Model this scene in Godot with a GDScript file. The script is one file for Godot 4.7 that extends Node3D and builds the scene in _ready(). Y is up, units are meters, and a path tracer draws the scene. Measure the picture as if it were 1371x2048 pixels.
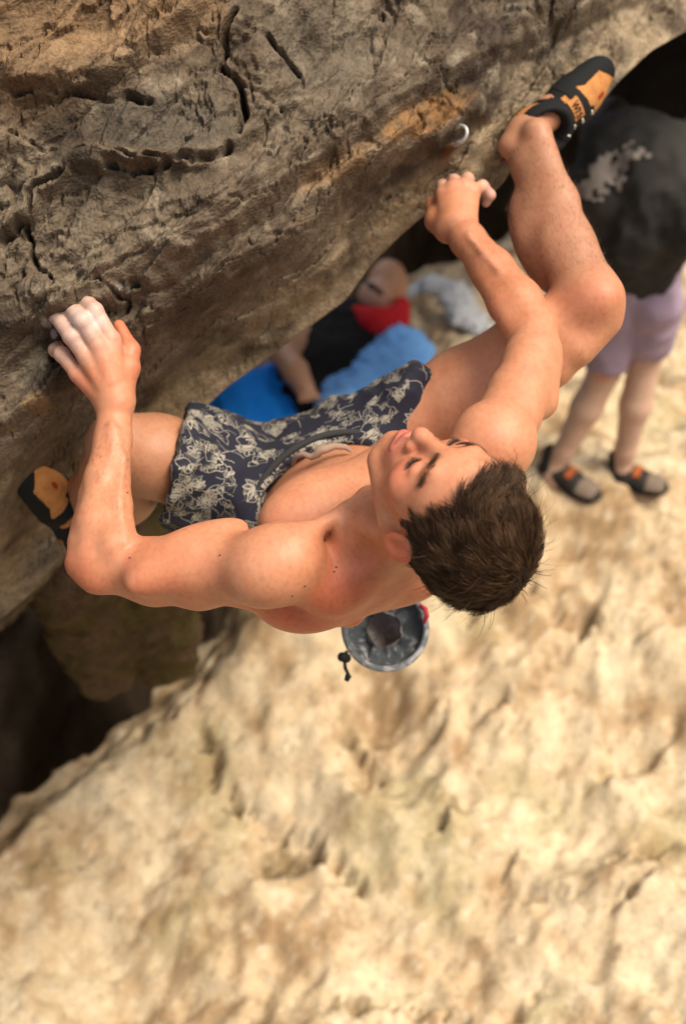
extends Node3D
# A climber on an overhanging limestone boulder, seen from above. Metres, y up. The lens looks 36 degrees down along -z.

const F := 2534.0            # focal length in pixels of the 1371 x 2048 photograph
const PITCH := 36.0
const EYE := Vector3(0, 2.45, 0)
var fwd := Vector3(0, -sin(deg_to_rad(PITCH)), -cos(deg_to_rad(PITCH)))
var upv := Vector3(0, cos(deg_to_rad(PITCH)), -sin(deg_to_rad(PITCH)))
var rng := RandomNumberGenerator.new()
var t0 := 0

# ---------------------------------------------------------------- helpers
func P(px: float, py: float, d: float) -> Vector3:      # the point of the place seen at (px, py), d metres deep
	return EYE + Vector3.RIGHT * ((px - 685.5) / F * d) + upv * ((1024.0 - py) / F * d) + fwd * d

func pix(p: Vector3) -> Vector3:
	var q := p - EYE
	var d := q.dot(fwd)
	return Vector3(685.5 + q.x / d * F, 1024.0 - q.dot(upv) / d * F, d)

func noise(s: int, freq: float, oct := 4, kind := FastNoiseLite.TYPE_SIMPLEX_SMOOTH, frac := FastNoiseLite.FRACTAL_FBM) -> FastNoiseLite:
	var n := FastNoiseLite.new()
	n.seed = s; n.frequency = freq; n.noise_type = kind; n.fractal_type = frac; n.fractal_octaves = oct
	return n

func lin(r: float, g: float, b: float) -> Color:        # an sRGB byte colour as linear
	return Color(r / 255.0, g / 255.0, b / 255.0).srgb_to_linear()

func stage(s: String):
	print(s, " ", Time.get_ticks_msec() - t0)

func tag(o: Node3D, label: String, category: String, group := "", kind := ""):
	if label: o.set_meta("label", label)
	if category: o.set_meta("category", category)
	if group: o.set_meta("group", group)
	if kind: o.set_meta("kind", kind)

func thing(called: String, at: Vector3, label: String, category: String, group := "") -> Node3D:
	var o := Node3D.new()
	o.name = called
	add_child(o, true)
	o.position = at
	tag(o, label, category, group)
	return o

func put(called: String, mesh: Mesh, m: Material, parent: Node, at := Vector3.ZERO) -> MeshInstance3D:
	var o := MeshInstance3D.new()
	o.name = called; o.mesh = mesh
	if m: o.material_override = m
	o.position = at
	parent.add_child(o, true)
	return o

class Geo:
	var v := PackedVector3Array()
	var n := PackedVector3Array()
	var c := PackedColorArray()
	var uv := PackedVector2Array()
	var i := PackedInt32Array()
	func normals():
		n = PackedVector3Array(); n.resize(v.size())
		for k in range(0, i.size(), 3):
			var a := i[k]; var b := i[k + 1]; var d := i[k + 2]
			var fn := (v[d] - v[a]).cross(v[b] - v[a])
			n[a] += fn; n[b] += fn; n[d] += fn
		for k in n.size():
			n[k] = n[k].normalized()
	func mesh(origin := Vector3.ZERO) -> ArrayMesh:
		if n.size() != v.size(): normals()
		var w := v
		if origin != Vector3.ZERO:
			w = v.duplicate()
			for k in w.size(): w[k] -= origin
		var a := []
		a.resize(Mesh.ARRAY_MAX)
		a[Mesh.ARRAY_VERTEX] = w
		a[Mesh.ARRAY_NORMAL] = n
		if c.size() == v.size(): a[Mesh.ARRAY_COLOR] = c
		if uv.size() == v.size(): a[Mesh.ARRAY_TEX_UV] = uv
		a[Mesh.ARRAY_INDEX] = i
		var m := ArrayMesh.new()
		m.add_surface_from_arrays(Mesh.PRIMITIVE_TRIANGLES, a)
		return m
	func quad(a: int, b: int, d: int, e: int):
		i.append(a); i.append(b); i.append(d); i.append(a); i.append(d); i.append(e)
	func grid(nx: int, ny: int):                        # faces of a sheet whose vertices run row by row
		for y in ny - 1:
			for x in nx - 1:
				var k := y * nx + x
				quad(k, k + nx, k + nx + 1, k + 1)
	# a round tube along points
	func tube(pts: Array, rad: Array, col: Color, sides := 10):
		var base := v.size()
		var m := pts.size()
		var side := Vector3.UP
		for k in m:
			var t: Vector3 = (pts[min(k + 1, m - 1)] - pts[max(k - 1, 0)]).normalized()
			if k == 0: side = t.cross(Vector3(0.31, 0.87, 0.38)).normalized()
			side = (side - t * side.dot(t)).normalized()
			var s2 := t.cross(side)
			for j in sides:
				var an := TAU * j / sides
				v.append(pts[k] + (side * cos(an) + s2 * sin(an)) * float(rad[k])); c.append(col)
		for k in m - 1:
			for j in sides:
				var a := base + k * sides + j
				var b := base + k * sides + (j + 1) % sides
				quad(a, a + sides, b + sides, b)
		for e in 2:
			var mid := v.size()
			v.append(pts[0] if e == 0 else pts[m - 1]); c.append(col)
			var o := base if e == 0 else base + (m - 1) * sides
			for j in sides:
				if e == 1: i.append(mid); i.append(o + (j + 1) % sides); i.append(o + j)
				else: i.append(mid); i.append(o + j); i.append(o + (j + 1) % sides)

# A body as tapered bones and flattened lumps joined smoothly, meshed as surface nets.
class Sdf:
	var A := PackedVector3Array()
	var B := PackedVector3Array()
	var R1 := PackedFloat32Array()
	var R2 := PackedFloat32Array()
	var K := PackedFloat32Array()
	var T := PackedInt32Array()
	var M: Array[Basis] = []
	var C := PackedColorArray()
	var big := PackedFloat32Array()
	var tinted := true
	var spots := []                                     # [centre, radius, colour, share]
	func add(t: int, a: Vector3, b: Vector3, r1: float, r2: float, k: float, c: Color, m := Basis()):
		T.append(t); A.append(a); B.append(b); R1.append(r1); R2.append(r2); K.append(k); C.append(c); M.append(m)
		big.append(max(r1, r2))
	func cap(a: Vector3, b: Vector3, r1: float, r2: float, k := 0.02, c := Color.WHITE):
		add(0, a, b, r1, r2, k, c)
	func ball(a: Vector3, r: float, k := 0.02, c := Color.WHITE):
		add(0, a, a + Vector3(0.0001, 0, 0), r, r, k, c)
	func chain(pts: Array, rad: Array, k := 0.02, c := Color.WHITE):
		for j in pts.size() - 1: cap(pts[j], pts[j + 1], rad[j], rad[j + 1], k, c)
	func ell(a: Vector3, axes: Basis, r: Vector3, k := 0.02, c := Color.WHITE):
		add(1, a, r, 0, 0, k, c, Basis.from_scale(Vector3(1 / r.x, 1 / r.y, 1 / r.z)) * axes.transposed())
		big[big.size() - 1] = max(r.x, max(r.y, r.z))
	func cut(a: Vector3, b: Vector3, r1: float, r2: float, k := 0.01):
		add(2, a, b, r1, r2, k, Color.WHITE)
	func cut_ell(a: Vector3, axes: Basis, r: Vector3, k := 0.01):
		add(3, a, r, 0, 0, k, Color.WHITE, Basis.from_scale(Vector3(1 / r.x, 1 / r.y, 1 / r.z)) * axes.transposed())
		big[big.size() - 1] = max(r.x, max(r.y, r.z))
	func keep_below(a: Vector3, normal: Vector3, k := 0.004):
		add(4, a, normal.normalized(), 0, 0, k, Color.WHITE)
	func one(j: int, p: Vector3) -> float:
		var t := T[j]
		if t == 0 or t == 2:
			var ab := B[j] - A[j]
			var ap := p - A[j]
			var h := clampf(ap.dot(ab) / ab.length_squared(), 0.0, 1.0)
			return (ap - ab * h).length() - lerpf(R1[j], R2[j], h)
		if t == 4:
			return (p - A[j]).dot(B[j])
		var q := M[j] * (p - A[j])
		var k0 := q.length()
		if k0 < 0.0001: return -B[j].x
		return k0 * (k0 - 1.0) / (q / B[j]).length()
	func f(p: Vector3, idx: PackedInt32Array) -> float:
		var d := 1.0
		for j in idx:
			var e := one(j, p)
			var k := K[j]
			var t := T[j]
			if t < 2:
				var h := maxf(k - absf(d - e), 0.0) / k
				d = minf(d, e) - h * h * k * 0.25
			else:
				if t < 4: e = -e
				var h := maxf(k - absf(d - e), 0.0) / k
				d = maxf(d, e) + h * h * k * 0.25
		return d
	func all() -> PackedInt32Array:
		var a := PackedInt32Array()
		for j in T.size(): a.append(j)
		return a
	func net(lo: Vector3, hi: Vector3, h: float, skip: Array, g: Geo, _zskip := 0):
		var nx := int(ceil((hi.x - lo.x) / h / 16.0)) * 16 + 1
		var ny := int(ceil((hi.y - lo.y) / h / 16.0)) * 16 + 1
		var nz := int(ceil((hi.z - lo.z) / h / 16.0)) * 16 + 1
		var val := PackedFloat32Array(); val.resize(nx * ny * nz); val.fill(99.0)
		var vid := PackedInt32Array(); vid.resize(nx * ny * nz); vid.fill(-1)
		var sx := nx; var sxy := nx * ny
		var off := PackedInt32Array([0, 1, sx, sx + 1, sxy, sxy + 1, sxy + sx, sxy + sx + 1])
		var o1 := 1; var o2 := sx; var o3 := sx + 1; var o4 := sxy; var o5 := sxy + 1; var o6 := sxy + sx; var o7 := sxy + sx + 1
		var ed := PackedInt32Array([0, 1, 2, 3, 4, 5, 6, 7, 0, 2, 1, 3, 4, 6, 5, 7, 0, 4, 1, 5, 2, 6, 3, 7])
		var cor := PackedVector3Array([Vector3(0, 0, 0), Vector3(1, 0, 0), Vector3(0, 1, 0), Vector3(1, 1, 0), Vector3(0, 0, 1), Vector3(1, 0, 1), Vector3(0, 1, 1), Vector3(1, 1, 1)])
		var rad16 := 8.0 * h * 1.7321
		var rad := 2.0 * h * 1.7321
		var made := PackedInt32Array()
		for mz in range(0, nz - 1, 16):
			for my in range(0, ny - 1, 16):
				for mx in range(0, nx - 1, 16):
					var mid16 := lo + Vector3(mx + 8, my + 8, mz + 8) * h
					var some := PackedInt32Array()
					var near16 := 9.0
					for j in T.size():
						var t := T[j]
						if t == 4:
							some.append(j); continue
						var e: float
						if t == 0 or t == 2: e = one(j, mid16)
						else: e = mid16.distance_to(A[j]) - big[j]
						if e < rad16 + K[j] + h: some.append(j)
						if t < 2: near16 = minf(near16, e)
					if near16 > rad16 + 0.02: continue
					var spots_here := []
					for q in spots:
						if mid16.distance_to(q[0]) < q[1] + rad16: spots_here.append(q)
					for bz in range(mz, mz + 16, 4):
						for by in range(my, my + 16, 4):
							for bx in range(mx, mx + 16, 4):
								var mid := lo + Vector3(bx + 2, by + 2, bz + 2) * h
								var inside := false
								for q in skip:
									if q.has_point(mid - Vector3.ONE * 3 * h) and q.has_point(mid + Vector3.ONE * 3 * h): inside = true
								if inside: continue
								var idx := PackedInt32Array()
								var near := 9.0
								for j in some:
									var t := T[j]
									if t == 4:
										idx.append(j); continue
									var e: float
									if t == 0 or t == 2: e = one(j, mid)
									else: e = mid.distance_to(A[j]) - big[j]
									if e < rad + K[j] + h: idx.append(j)
									if t < 2: near = minf(near, e)
								if near > rad + 0.02: continue
								if absf(f(mid, idx)) > rad * 1.6 + 0.004: continue
								for z in range(bz, bz + 5):
									for y in range(by, by + 5):
										var row := z * sxy + y * sx
										for x in range(bx, bx + 5):
											if val[row + x] > 98.0:
												var p := lo + Vector3(x, y, z) * h
												var d := 1.0
												for j in idx:
													var t := T[j]
													var e: float
													if t == 0 or t == 2:
														var ab := B[j] - A[j]
														var ap := p - A[j]
														var hh := clampf(ap.dot(ab) / ab.length_squared(), 0.0, 1.0)
														e = (ap - ab * hh).length() - lerpf(R1[j], R2[j], hh)
													elif t == 4:
														e = (p - A[j]).dot(B[j])
													else:
														var q := M[j] * (p - A[j])
														var k0 := q.length()
														e = k0 * (k0 - 1.0) / (q / B[j]).length() if k0 > 0.0001 else -B[j].x
													var k := K[j]
													if t < 2:
														if e - d < k:
															if d - e > k: d = e
															else:
																var v := (k - absf(d - e)) / k
																d = minf(d, e) - v * v * k * 0.25
													else:
														if t < 4: e = -e
														if d - e < k:
															var v := maxf(k - absf(d - e), 0.0) / k
															d = maxf(d, e) + v * v * k * 0.25
												val[row + x] = d
								for z in range(bz, bz + 4):
									for y in range(by, by + 4):
										for x in range(bx, bx + 4):
											var k := z * sxy + y * sx + x
											var s0 := val[k] < 0
											if s0 == (val[k + o1] < 0) and s0 == (val[k + o2] < 0) and s0 == (val[k + o3] < 0) and s0 == (val[k + o4] < 0) and s0 == (val[k + o5] < 0) and s0 == (val[k + o6] < 0) and s0 == (val[k + o7] < 0): continue
											var sum := Vector3.ZERO
											var cnt := 0
											for e in 12:
												var a := ed[e * 2]; var b := ed[e * 2 + 1]
												var va := val[k + off[a]]; var vb := val[k + off[b]]
												if (va < 0) != (vb < 0):
													sum += cor[a].lerp(cor[b], va / (va - vb)); cnt += 1
											var p := lo + (Vector3(x, y, z) + sum / cnt) * h
											vid[k] = g.v.size()
											made.append(k)
											g.v.append(p)
											var col := Color(0, 0, 0)
											if tinted:
												var ws := 0.0
												for j in idx:
													if T[j] < 2:
														var w := exp(-maxf(one(j, p), 0.0) * 160.0) + 1e-5
														col += C[j] * w; ws += w
												col = col / ws
												for q in spots_here:
													var u: float = p.distance_to(q[0]) / q[1]
													if u < 1.0:
														u = 1.0 - u * u
														col = col.lerp(q[2], q[3] * u * u)
											col.a = 1.0
											g.c.append(col)
		for k in made:
			var s0 := val[k] < 0
			if s0 != (val[k + 1] < 0): _q(g, vid[k], vid[k - sx], vid[k - sx - sxy], vid[k - sxy], s0)
			if s0 != (val[k + sx] < 0): _q(g, vid[k], vid[k - sxy], vid[k - sxy - 1], vid[k - 1], s0)
			if s0 != (val[k + sxy] < 0): _q(g, vid[k], vid[k - 1], vid[k - 1 - sx], vid[k - sx], s0)
	func _q(g: Geo, a: int, b: int, c: int, d: int, s: bool):
		if a < 0 or b < 0 or c < 0 or d < 0: return
		if s: g.quad(a, d, c, b)
		else: g.quad(a, b, c, d)
	func bounds(pad: float) -> AABB:
		var b := AABB(A[0], Vector3.ZERO)
		for j in T.size():
			if T[j] < 2:
				var r := big[j] + pad
				b = b.merge(AABB(A[j] - Vector3.ONE * r, Vector3.ONE * 2 * r))
				if T[j] == 0: b = b.merge(AABB(B[j] - Vector3.ONE * r, Vector3.ONE * 2 * r))
		return b
	func jobs(lo: Vector3, hi: Vector3, h: float, skip := []) -> Array:
		return [[self, lo, hi, h, skip, Geo.new()]]
	func whole(h: float, keeps_tints := false) -> Array:
		tinted = keeps_tints
		var b := bounds(0.01 + h)
		return jobs(b.position, b.end, h)

func run_jobs(all: Array):
	for j in all: j[0].net(j[1], j[2], j[3], j[4], j[5])

func gather(all: Array) -> Geo:                         # one sheet from several nets
	var g := Geo.new()
	for j in all:
		var p: Geo = j[5]
		var base := g.v.size()
		g.v.append_array(p.v); g.c.append_array(p.c)
		for k in p.i: g.i.append(k + base)
	g.normals()
	return g

func rows_of(n: int, make: Callable, g: Geo):           # rows of a sheet
	for k in n:
		var p: Array = make.call(k)
		g.v.append_array(p[0]); g.c.append_array(p[1])

# ---------------------------------------------------------------- materials
var mats := {}

func plain(called: String, col: Color, rough := 0.7, metal := 0.0) -> StandardMaterial3D:
	if mats.has(called): return mats[called]
	var m := StandardMaterial3D.new()
	m.resource_name = called
	m.albedo_color = col.linear_to_srgb()
	m.roughness = rough; m.metallic = metal
	if metal == 0.0: m.metallic_specular = 0.3
	mats[called] = m
	return m

func vcol(called: String, rough := 0.8) -> StandardMaterial3D:
	if mats.has(called): return mats[called]
	var m := StandardMaterial3D.new()
	m.resource_name = called
	m.vertex_color_use_as_albedo = true
	m.roughness = rough
	mats[called] = m
	return m

func noise_image(n: FastNoiseLite, size: int) -> Image:
	var im := n.get_seamless_image(size, size)
	im.convert(Image.FORMAT_L8)
	return im

func tex(im: Image) -> ImageTexture:
	return ImageTexture.create_from_image(im)

func mix_images(a: Image, b: Image, wa: float, wb: float, low: float, high: float) -> Image:
	var s := a.get_width()
	var o := Image.create_empty(s, s, false, Image.FORMAT_L8)
	var da := a.get_data(); var db := b.get_data()
	var out := PackedByteArray(); out.resize(da.size())
	for k in da.size():
		out[k] = int(clampf(low + (high - low) * (da[k] * wa + db[k] * wb) / 255.0, 0, 1) * 255.0)
	o.set_data(s, s, false, Image.FORMAT_L8, out)
	return o

func rock_material(called: String, scale: float, relief: float, s: int, low: float) -> StandardMaterial3D:
	var m := vcol(called, 0.88)
	var a := noise_image(noise(s, 0.02, 5), 512)
	var b := noise_image(noise(s + 1, 0.09, 4, FastNoiseLite.TYPE_SIMPLEX_SMOOTH, FastNoiseLite.FRACTAL_FBM), 512)
	m.albedo_texture = tex(mix_images(a, b, 0.45, 0.55, low, 1.35))
	var c := noise_image(noise(s + 2, 0.045, 5, FastNoiseLite.TYPE_SIMPLEX_SMOOTH, FastNoiseLite.FRACTAL_RIDGED), 512)
	m.heightmap_enabled = true
	m.heightmap_texture = tex(mix_images(b, c, 0.6, 0.4, 0, 1))
	m.heightmap_scale = relief
	m.uv1_triplanar = true
	m.uv1_world_triplanar = true
	m.uv1_scale = Vector3.ONE * scale
	m.metallic_specular = 0.3
	return m

func skin_material() -> StandardMaterial3D:
	if mats.has("skin"): return mats["skin"]
	var m := vcol("skin", 0.46)
	m.subsurf_scatter_enabled = true
	m.subsurf_scatter_strength = 0.12
	var a := noise_image(noise(71, 0.16, 3), 512)
	var b := noise_image(noise(72, 0.02, 3), 512)
	m.albedo_texture = tex(mix_images(a, b, 0.5, 0.5, 0.80, 1.16))
	m.heightmap_enabled = true
	m.heightmap_texture = tex(a)
	m.heightmap_scale = 0.05
	m.uv1_triplanar = true
	m.uv1_scale = Vector3.ONE * 9.0
	m.metallic_specular = 0.45
	mats["skin"] = m
	return m

# ---------------------------------------------------------------- features along lines seen in the photograph
class Line:
	var pts := PackedVector2Array()
	var width := 0.0
	var depth := 0.0
	var step := false
	var box := Rect2()
	func _init(p: Array, w: float, d: float, is_step := false):
		for k in range(0, p.size(), 2): pts.append(Vector2(p[k], p[k + 1]))
		width = w; depth = d; step = is_step
		box = Rect2(pts[0], Vector2.ZERO)
		for q in pts: box = box.expand(q)
		box = box.grow(w * 3.2)
	func at(q: Vector2) -> float:                       # how far the rock stands out (+) or is cut in (-), metres
		if not box.has_point(q): return 0.0
		var best := 1e9
		var side := 0.0
		var fade := 1.0
		var n := pts.size() - 1
		for k in n:
			var ab := pts[k + 1] - pts[k]
			var ap := q - pts[k]
			var h := clampf(ap.dot(ab) / ab.length_squared(), 0, 1)
			var d := (ap - ab * h).length()
			if d < best:
				best = d
				side = signf(ab.cross(ap))
				var along := (k + h) / n
				fade = smoothstep(0.0, 0.12, along) * smoothstep(1.0, 0.88, along)
		if step:
			var s := best * side / width                # the left hand side of the walk is high, falling slowly away from the edge
			if s > 0: return 0.0 if s > 0.35 else depth * fade * (1.0 - smoothstep(0.0, 0.35, s)) * 0.5 
			return depth * fade * (0.5 + 0.5 * smoothstep(0, 0.4, -s)) * (1.0 - smoothstep(1.0, 3.2, -s))
		return -depth * fade * maxf(0.0, 1.0 - best / width)

# ---------------------------------------------------------------- the overhanging rock
var LIP := [-1300, 2150, -700, 1720, -300, 1450, -100, 1310, 0, 1240, 60, 1190, 130, 1105, 210, 1010, 300, 915, 390, 835, 450, 778, 520, 728, 600, 668, 690, 602, 742, 530, 800, 472, 855, 425, 905, 398, 960, 402, 1003, 372, 1022, 338, 1110, 297, 1182, 228, 1235, 165, 1300, 102, 1371, 62, 1520, -10, 1640, -60, 1740, -90]
var LIPD := [-1300, 2.7, -300, 2.55, 60, 2.5, 210, 2.42, 400, 2.36, 700, 2.3, 905, 2.27, 1030, 2.3, 1185, 2.36, 1371, 2.5, 1520, 2.85, 1640, 3.6, 1740, 4.8]
var RIDGED := [-1300, 2.2, -300, 2.0, 60, 1.97, 250, 1.93, 500, 1.95, 800, 2.02, 1030, 2.12, 1185, 2.22, 1371, 2.36, 1520, 2.7, 1640, 3.45, 1740, 4.65]
var wall_lines: Array[Line] = []
var n_big := noise(3, 1.5, 3)
var n_mid := noise(4, 5.0, 4, FastNoiseLite.TYPE_SIMPLEX_SMOOTH, FastNoiseLite.FRACTAL_RIDGED)
var n_fine := noise(5, 26.0, 4)
var n_block := cells(13, 3.2)
var n_chip := cells(14, 15.0)
var n_frac := fractures(16, 5.0)
var n_warp := noise(15, 0.009, 2)
var n_cell := noise(6, 22.0, 2, FastNoiseLite.TYPE_CELLULAR)
var n_col := noise(7, 4.0, 4)
var n_col2 := noise(8, 14.0, 4)
var n_stain := noise(9, 2.2, 3)

func cells(s: int, freq: float) -> FastNoiseLite:       # flat facets with sharp steps between them
	var n := noise(s, freq, 2, FastNoiseLite.TYPE_CELLULAR)
	n.cellular_return_type = FastNoiseLite.RETURN_CELL_VALUE
	n.cellular_jitter = 1.0
	return n

func fractures(s: int, freq: float) -> FastNoiseLite:   # -1 on the joints between pieces
	var n := noise(s, freq, 1, FastNoiseLite.TYPE_CELLULAR, FastNoiseLite.FRACTAL_NONE)
	n.cellular_return_type = FastNoiseLite.RETURN_DISTANCE2_SUB
	n.cellular_jitter = 1.0
	return n

func table(t: Array, x: float) -> float:
	for k in range(2, t.size(), 2):
		if x <= t[k] or k == t.size() - 2:
			return lerpf(t[k - 1], t[k + 1], smoothstep(t[k - 2], t[k], x) * 0.5 + 0.5 * clampf((x - t[k - 2]) / (t[k] - t[k - 2]), 0, 1))
	return 0.0

func blob(q: Vector2, cx: float, cy: float, rx: float, ry: float, turn := 0.0) -> float:
	var d := (q - Vector2(cx, cy)).rotated(-turn)
	var e := Vector2(d.x / rx, d.y / ry).length()
	return 1.0 - smoothstep(0.55, 1.0, e)

func wall_depth(q: Vector2, lx: float, b: float) -> float:
	# b: pixels up the face from the lip. The lower band overhangs steeply up to a ridge, above which the rock leans back.
	var dl := table(LIPD, lx)
	var dr := table(RIDGED, lx)
	var ridge := 235.0 + 40.0 * sin(lx * 0.006)
	var t := b / ridge
	var d: float
	if t < 1.0: d = lerpf(dl, dr, t - 0.12 * sin(t * TAU))
	else: d = dr - (b - ridge) * 0.00030 - 0.05 * smoothstep(1.0, 1.5, t)
	return d

var E2 := Vector2(-0.62, -0.785)

func bin_lines(lines: Array[Line]) -> Dictionary:      # which lines run near each 40-pixel square
	var o := {}
	for l in lines:
		for x in range(floori(l.box.position.x / 40.0), floori(l.box.end.x / 40.0) + 1):
			for y in range(floori(l.box.position.y / 40.0), floori(l.box.end.y / 40.0) + 1):
				var mid := Vector2(x + 0.5, y + 0.5) * 40.0
				var hit := false
				for k in l.pts.size() - 1:
					if Geometry2D.get_closest_point_to_segment(mid, l.pts[k], l.pts[k + 1]).distance_to(mid) < l.width * 3.2 + 29.0: hit = true
				if hit:
					if not o.has(Vector2i(x, y)): o[Vector2i(x, y)] = []
					o[Vector2i(x, y)].append(l)
	return o

func build_wall():
	var cracks := [
		[[130, 335, 95, 352, 62, 388, 48, 430, 22, 462, -20, 478], 11, 0.035], [[48, 430, 55, 480, 62, 515, 98, 560, 122, 590], 7, 0.03],
		[[-20, 262, 40, 272, 110, 290, 180, 292, 225, 318, 300, 330, 372, 348], 6, 0.014], [[200, 335, 262, 346, 330, 352, 378, 338, 440, 318, 478, 300], 12, 0.03],
		[[478, 305, 472, 262, 480, 210, 476, 172, 450, 140, 448, 90, 452, 52, 480, 20], 10, 0.035], [[455, 52, 520, 60, 565, 92, 590, 140, 610, 170], 8, 0.022],
		[[476, 172, 520, 190, 548, 205, 572, 242], 9, 0.022], [[-10, 185, 60, 180, 120, 178, 190, 190, 262, 195, 310, 210], 9, 0.02],
		[[30, 530, 40, 560, 28, 575, 45, 600], 6, 0.016], [[186, 588, 215, 578, 232, 592, 246, 608, 262, 604, 272, 585, 300, 588], 7, 0.02],
		[[262, 604, 258, 630, 236, 646], 6, 0.015], [[292, 640, 300, 680, 305, 700], 4, 0.008], [[-10, 650, 40, 640, 90, 632], 4, 0.008],
		[[-10, 795, 15, 850, 28, 880], 4, 0.012], [[105, 722, 120, 700, 135, 680], 12, 0.03], [[60, 760, 95, 730, 112, 745, 108, 770], 3, 0.006],
		[[835, 235, 828, 250, 838, 262, 833, 280], 4, 0.012], [[445, 460, 470, 440, 480, 432], 4, 0.008], [[640, 250, 655, 262, 668, 280], 4, 0.008],
		[[150, 760, 152, 790, 140, 830], 3, 0.005], [[620, 650, 660, 622, 700, 590], 5, 0.012], [[870, 430, 840, 410, 800, 440], 5, 0.012], [[0, 690, -30, 700, -60, 690], 5, 0.01]]
	for c in cracks: wall_lines.append(Line.new(c[0], c[1] * 0.95, c[2] * 1.6))
	var steps := [
		[[-60, 196, 110, 178, 220, 160, 330, 96, 400, 30, 440, -40], 40, 0.045],          # smooth slab standing out at the upper left
		[[372, 340, 300, 310, 200, 300, 100, 275, -60, 250], 26, 0.012],
		[[480, 300, 560, 250, 640, 170, 700, 90], 40, -0.02],
		[[60, 700, 130, 645, 190, 590, 120, 560, 20, 560], 26, 0.018],
		[[1260, 20, 1225, 90, 1222, 150, 1200, 240], 26, 0.022],
		[[-60, 670, 60, 655, 190, 640, 270, 600, 340, 560, 450, 500, 560, 415, 640, 345, 700, 300, 800, 235, 900, 180, 1000, 130, 1120, 75, 1260, 10, 1330, -40], 40, 0.066],
		[[300, 770, 350, 710, 420, 645, 500, 572, 600, 485, 700, 405, 800, 342, 880, 292, 945, 258, 1000, 230], 30, 0.045],
		[[250, 830, 340, 760, 430, 700, 520, 655, 600, 605, 690, 550, 745, 495], 16, 0.03],
		[[-60, 470, 60, 440, 140, 345, 250, 350, 370, 355, 480, 305, 570, 245, 660, 190], 22, 0.036],
		[[-60, 880, 40, 850, 120, 800, 200, 740], 20, 0.04],
		[[700, 610, 560, 680, 500, 690], 26, 0.02],
		[[300, 590, 300, 625, 262, 650, 200, 655], 16, 0.016]]
	for c in steps: wall_lines.append(Line.new(c[0], c[1], c[2], true))
	var wall_bins := bin_lines(wall_lines)
	var none := []
	# columns: positions along the lip, dense inside the frame
	var lip := PackedVector2Array()
	for k in range(0, LIP.size(), 2): lip.append(Vector2(LIP[k], LIP[k + 1]))
	var cols := PackedVector2Array()
	for k in lip.size() - 1:
		var a := lip[k]; var b := lip[k + 1]
		var inside := b.x > -260 and a.x < 1980
		var n := int(ceil(a.distance_to(b) / (3.6 if inside else 40.0)))
		for j in n: cols.append(a.lerp(b, float(j) / n))
	# soften the corners of the polyline
	for r in 14:
		var c2 := cols.duplicate()
		for k in range(1, cols.size() - 1): c2[k] = cols[k] * 0.5 + (cols[k - 1] + cols[k + 1]) * 0.25
		cols = c2
	var rows := []
	for k in 26: rows.append(-1.9 * pow(1.0 - k / 26.0, 2.2))       # metres into the cave under the rock
	var b := 0.0
	while b < 1080.0:
		rows.append(b); b += 3.7
	while b < 2400.0:
		rows.append(b); b += 60.0
	var g := Geo.new()
	var nx := cols.size()
	var row := func(ri: int) -> Array:
		var vv := PackedVector3Array(); var cc := PackedColorArray()
		var r: float = rows[ri]
		for k in nx:
			var l: Vector2 = cols[k]
			var p: Vector3
			var q := l
			var under := 0.0
			if r >= 0:
				q = l + E2 * r
				p = P(q.x, q.y, wall_depth(q, l.x, r))
			else:
				under = -r
				var s := under * lerpf(1.0, 0.5, smoothstep(250.0, 560.0, l.x))
				p = P(l.x, l.y, table(LIPD, l.x)) + Vector3(-0.12 * s, lerpf(-0.62 * s, 1.3 * s * s + 0.1 * s, smoothstep(250.0, 560.0, l.x)), -s)
			var out := -fwd
			var big := n_big.get_noise_3dv(p)
			var bed := Vector3(p.x * 0.75 + p.y * 0.4, p.y * 1.5 - p.x * 1.1, p.z)
			var mid := n_mid.get_noise_3dv(bed)
			var fine := n_fine.get_noise_3dv(p)
			var wq := p + Vector3(fine, mid, big) * 0.012
			var blocks := n_block.get_noise_3dv(Vector3(bed.x, bed.y, p.z) + Vector3(fine * 0.006, n_col.get_noise_3dv(p) * 0.08, mid * 0.03))
			var chips := n_chip.get_noise_3dv(wq)
			var frac := n_frac.get_noise_3dv(Vector3(bed.x * 0.8, bed.y * 1.5, p.z) + Vector3(n_col2.get_noise_3dv(p), n_col.get_noise_3dv(p), fine) * 0.05)
			var d := big * 0.055 + mid * 0.017 + blocks * 0.014 - 0.010 * (1.0 - smoothstep(0.0, 0.07, frac + 1.0))
			var rough := 0.45 + 0.55 * smoothstep(-0.2, 0.3, n_stain.get_noise_3dv(p * 1.7))
			var patch := 0.0
			var slab := 0.0
			if r >= 0:
				patch = maxf(blob(q, 330, 250, 190, 80, 0.15), blob(q, 640, 90, 140, 110, 0.3) * 0.7)
				slab = 1.0 - smoothstep(-90.0, 60.0, q.x * 0.42 + q.y - 250.0) if q.x < 460 else 0.0
				var near: Array = wall_bins.get(Vector2i((q / 40.0).floor()), none)
				if near:
					var wq2 := q + Vector2(n_warp.get_noise_2d(q.x, q.y), n_warp.get_noise_2d(q.x + 500, q.y)) * 16.0
					var broken := clampf(0.75 + 1.5 * n_warp.get_noise_2d(q.x * 2.2, q.y * 2.2 + 900.0), 0.3, 1.3)
					var even := 0.9 + 0.5 * n_warp.get_noise_2d(q.x * 0.5, q.y * 0.5 + 900.0)
					for w in near:
						if w.step: d += w.at(wq2) * even
						else: d += w.at(wq2 + Vector2(fine, -fine) * 2.0) * broken
				rough = lerpf(rough, 0.18, slab)
				d += (n_cell.get_noise_3dv(p * 0.7) * 0.008) * patch
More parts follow.
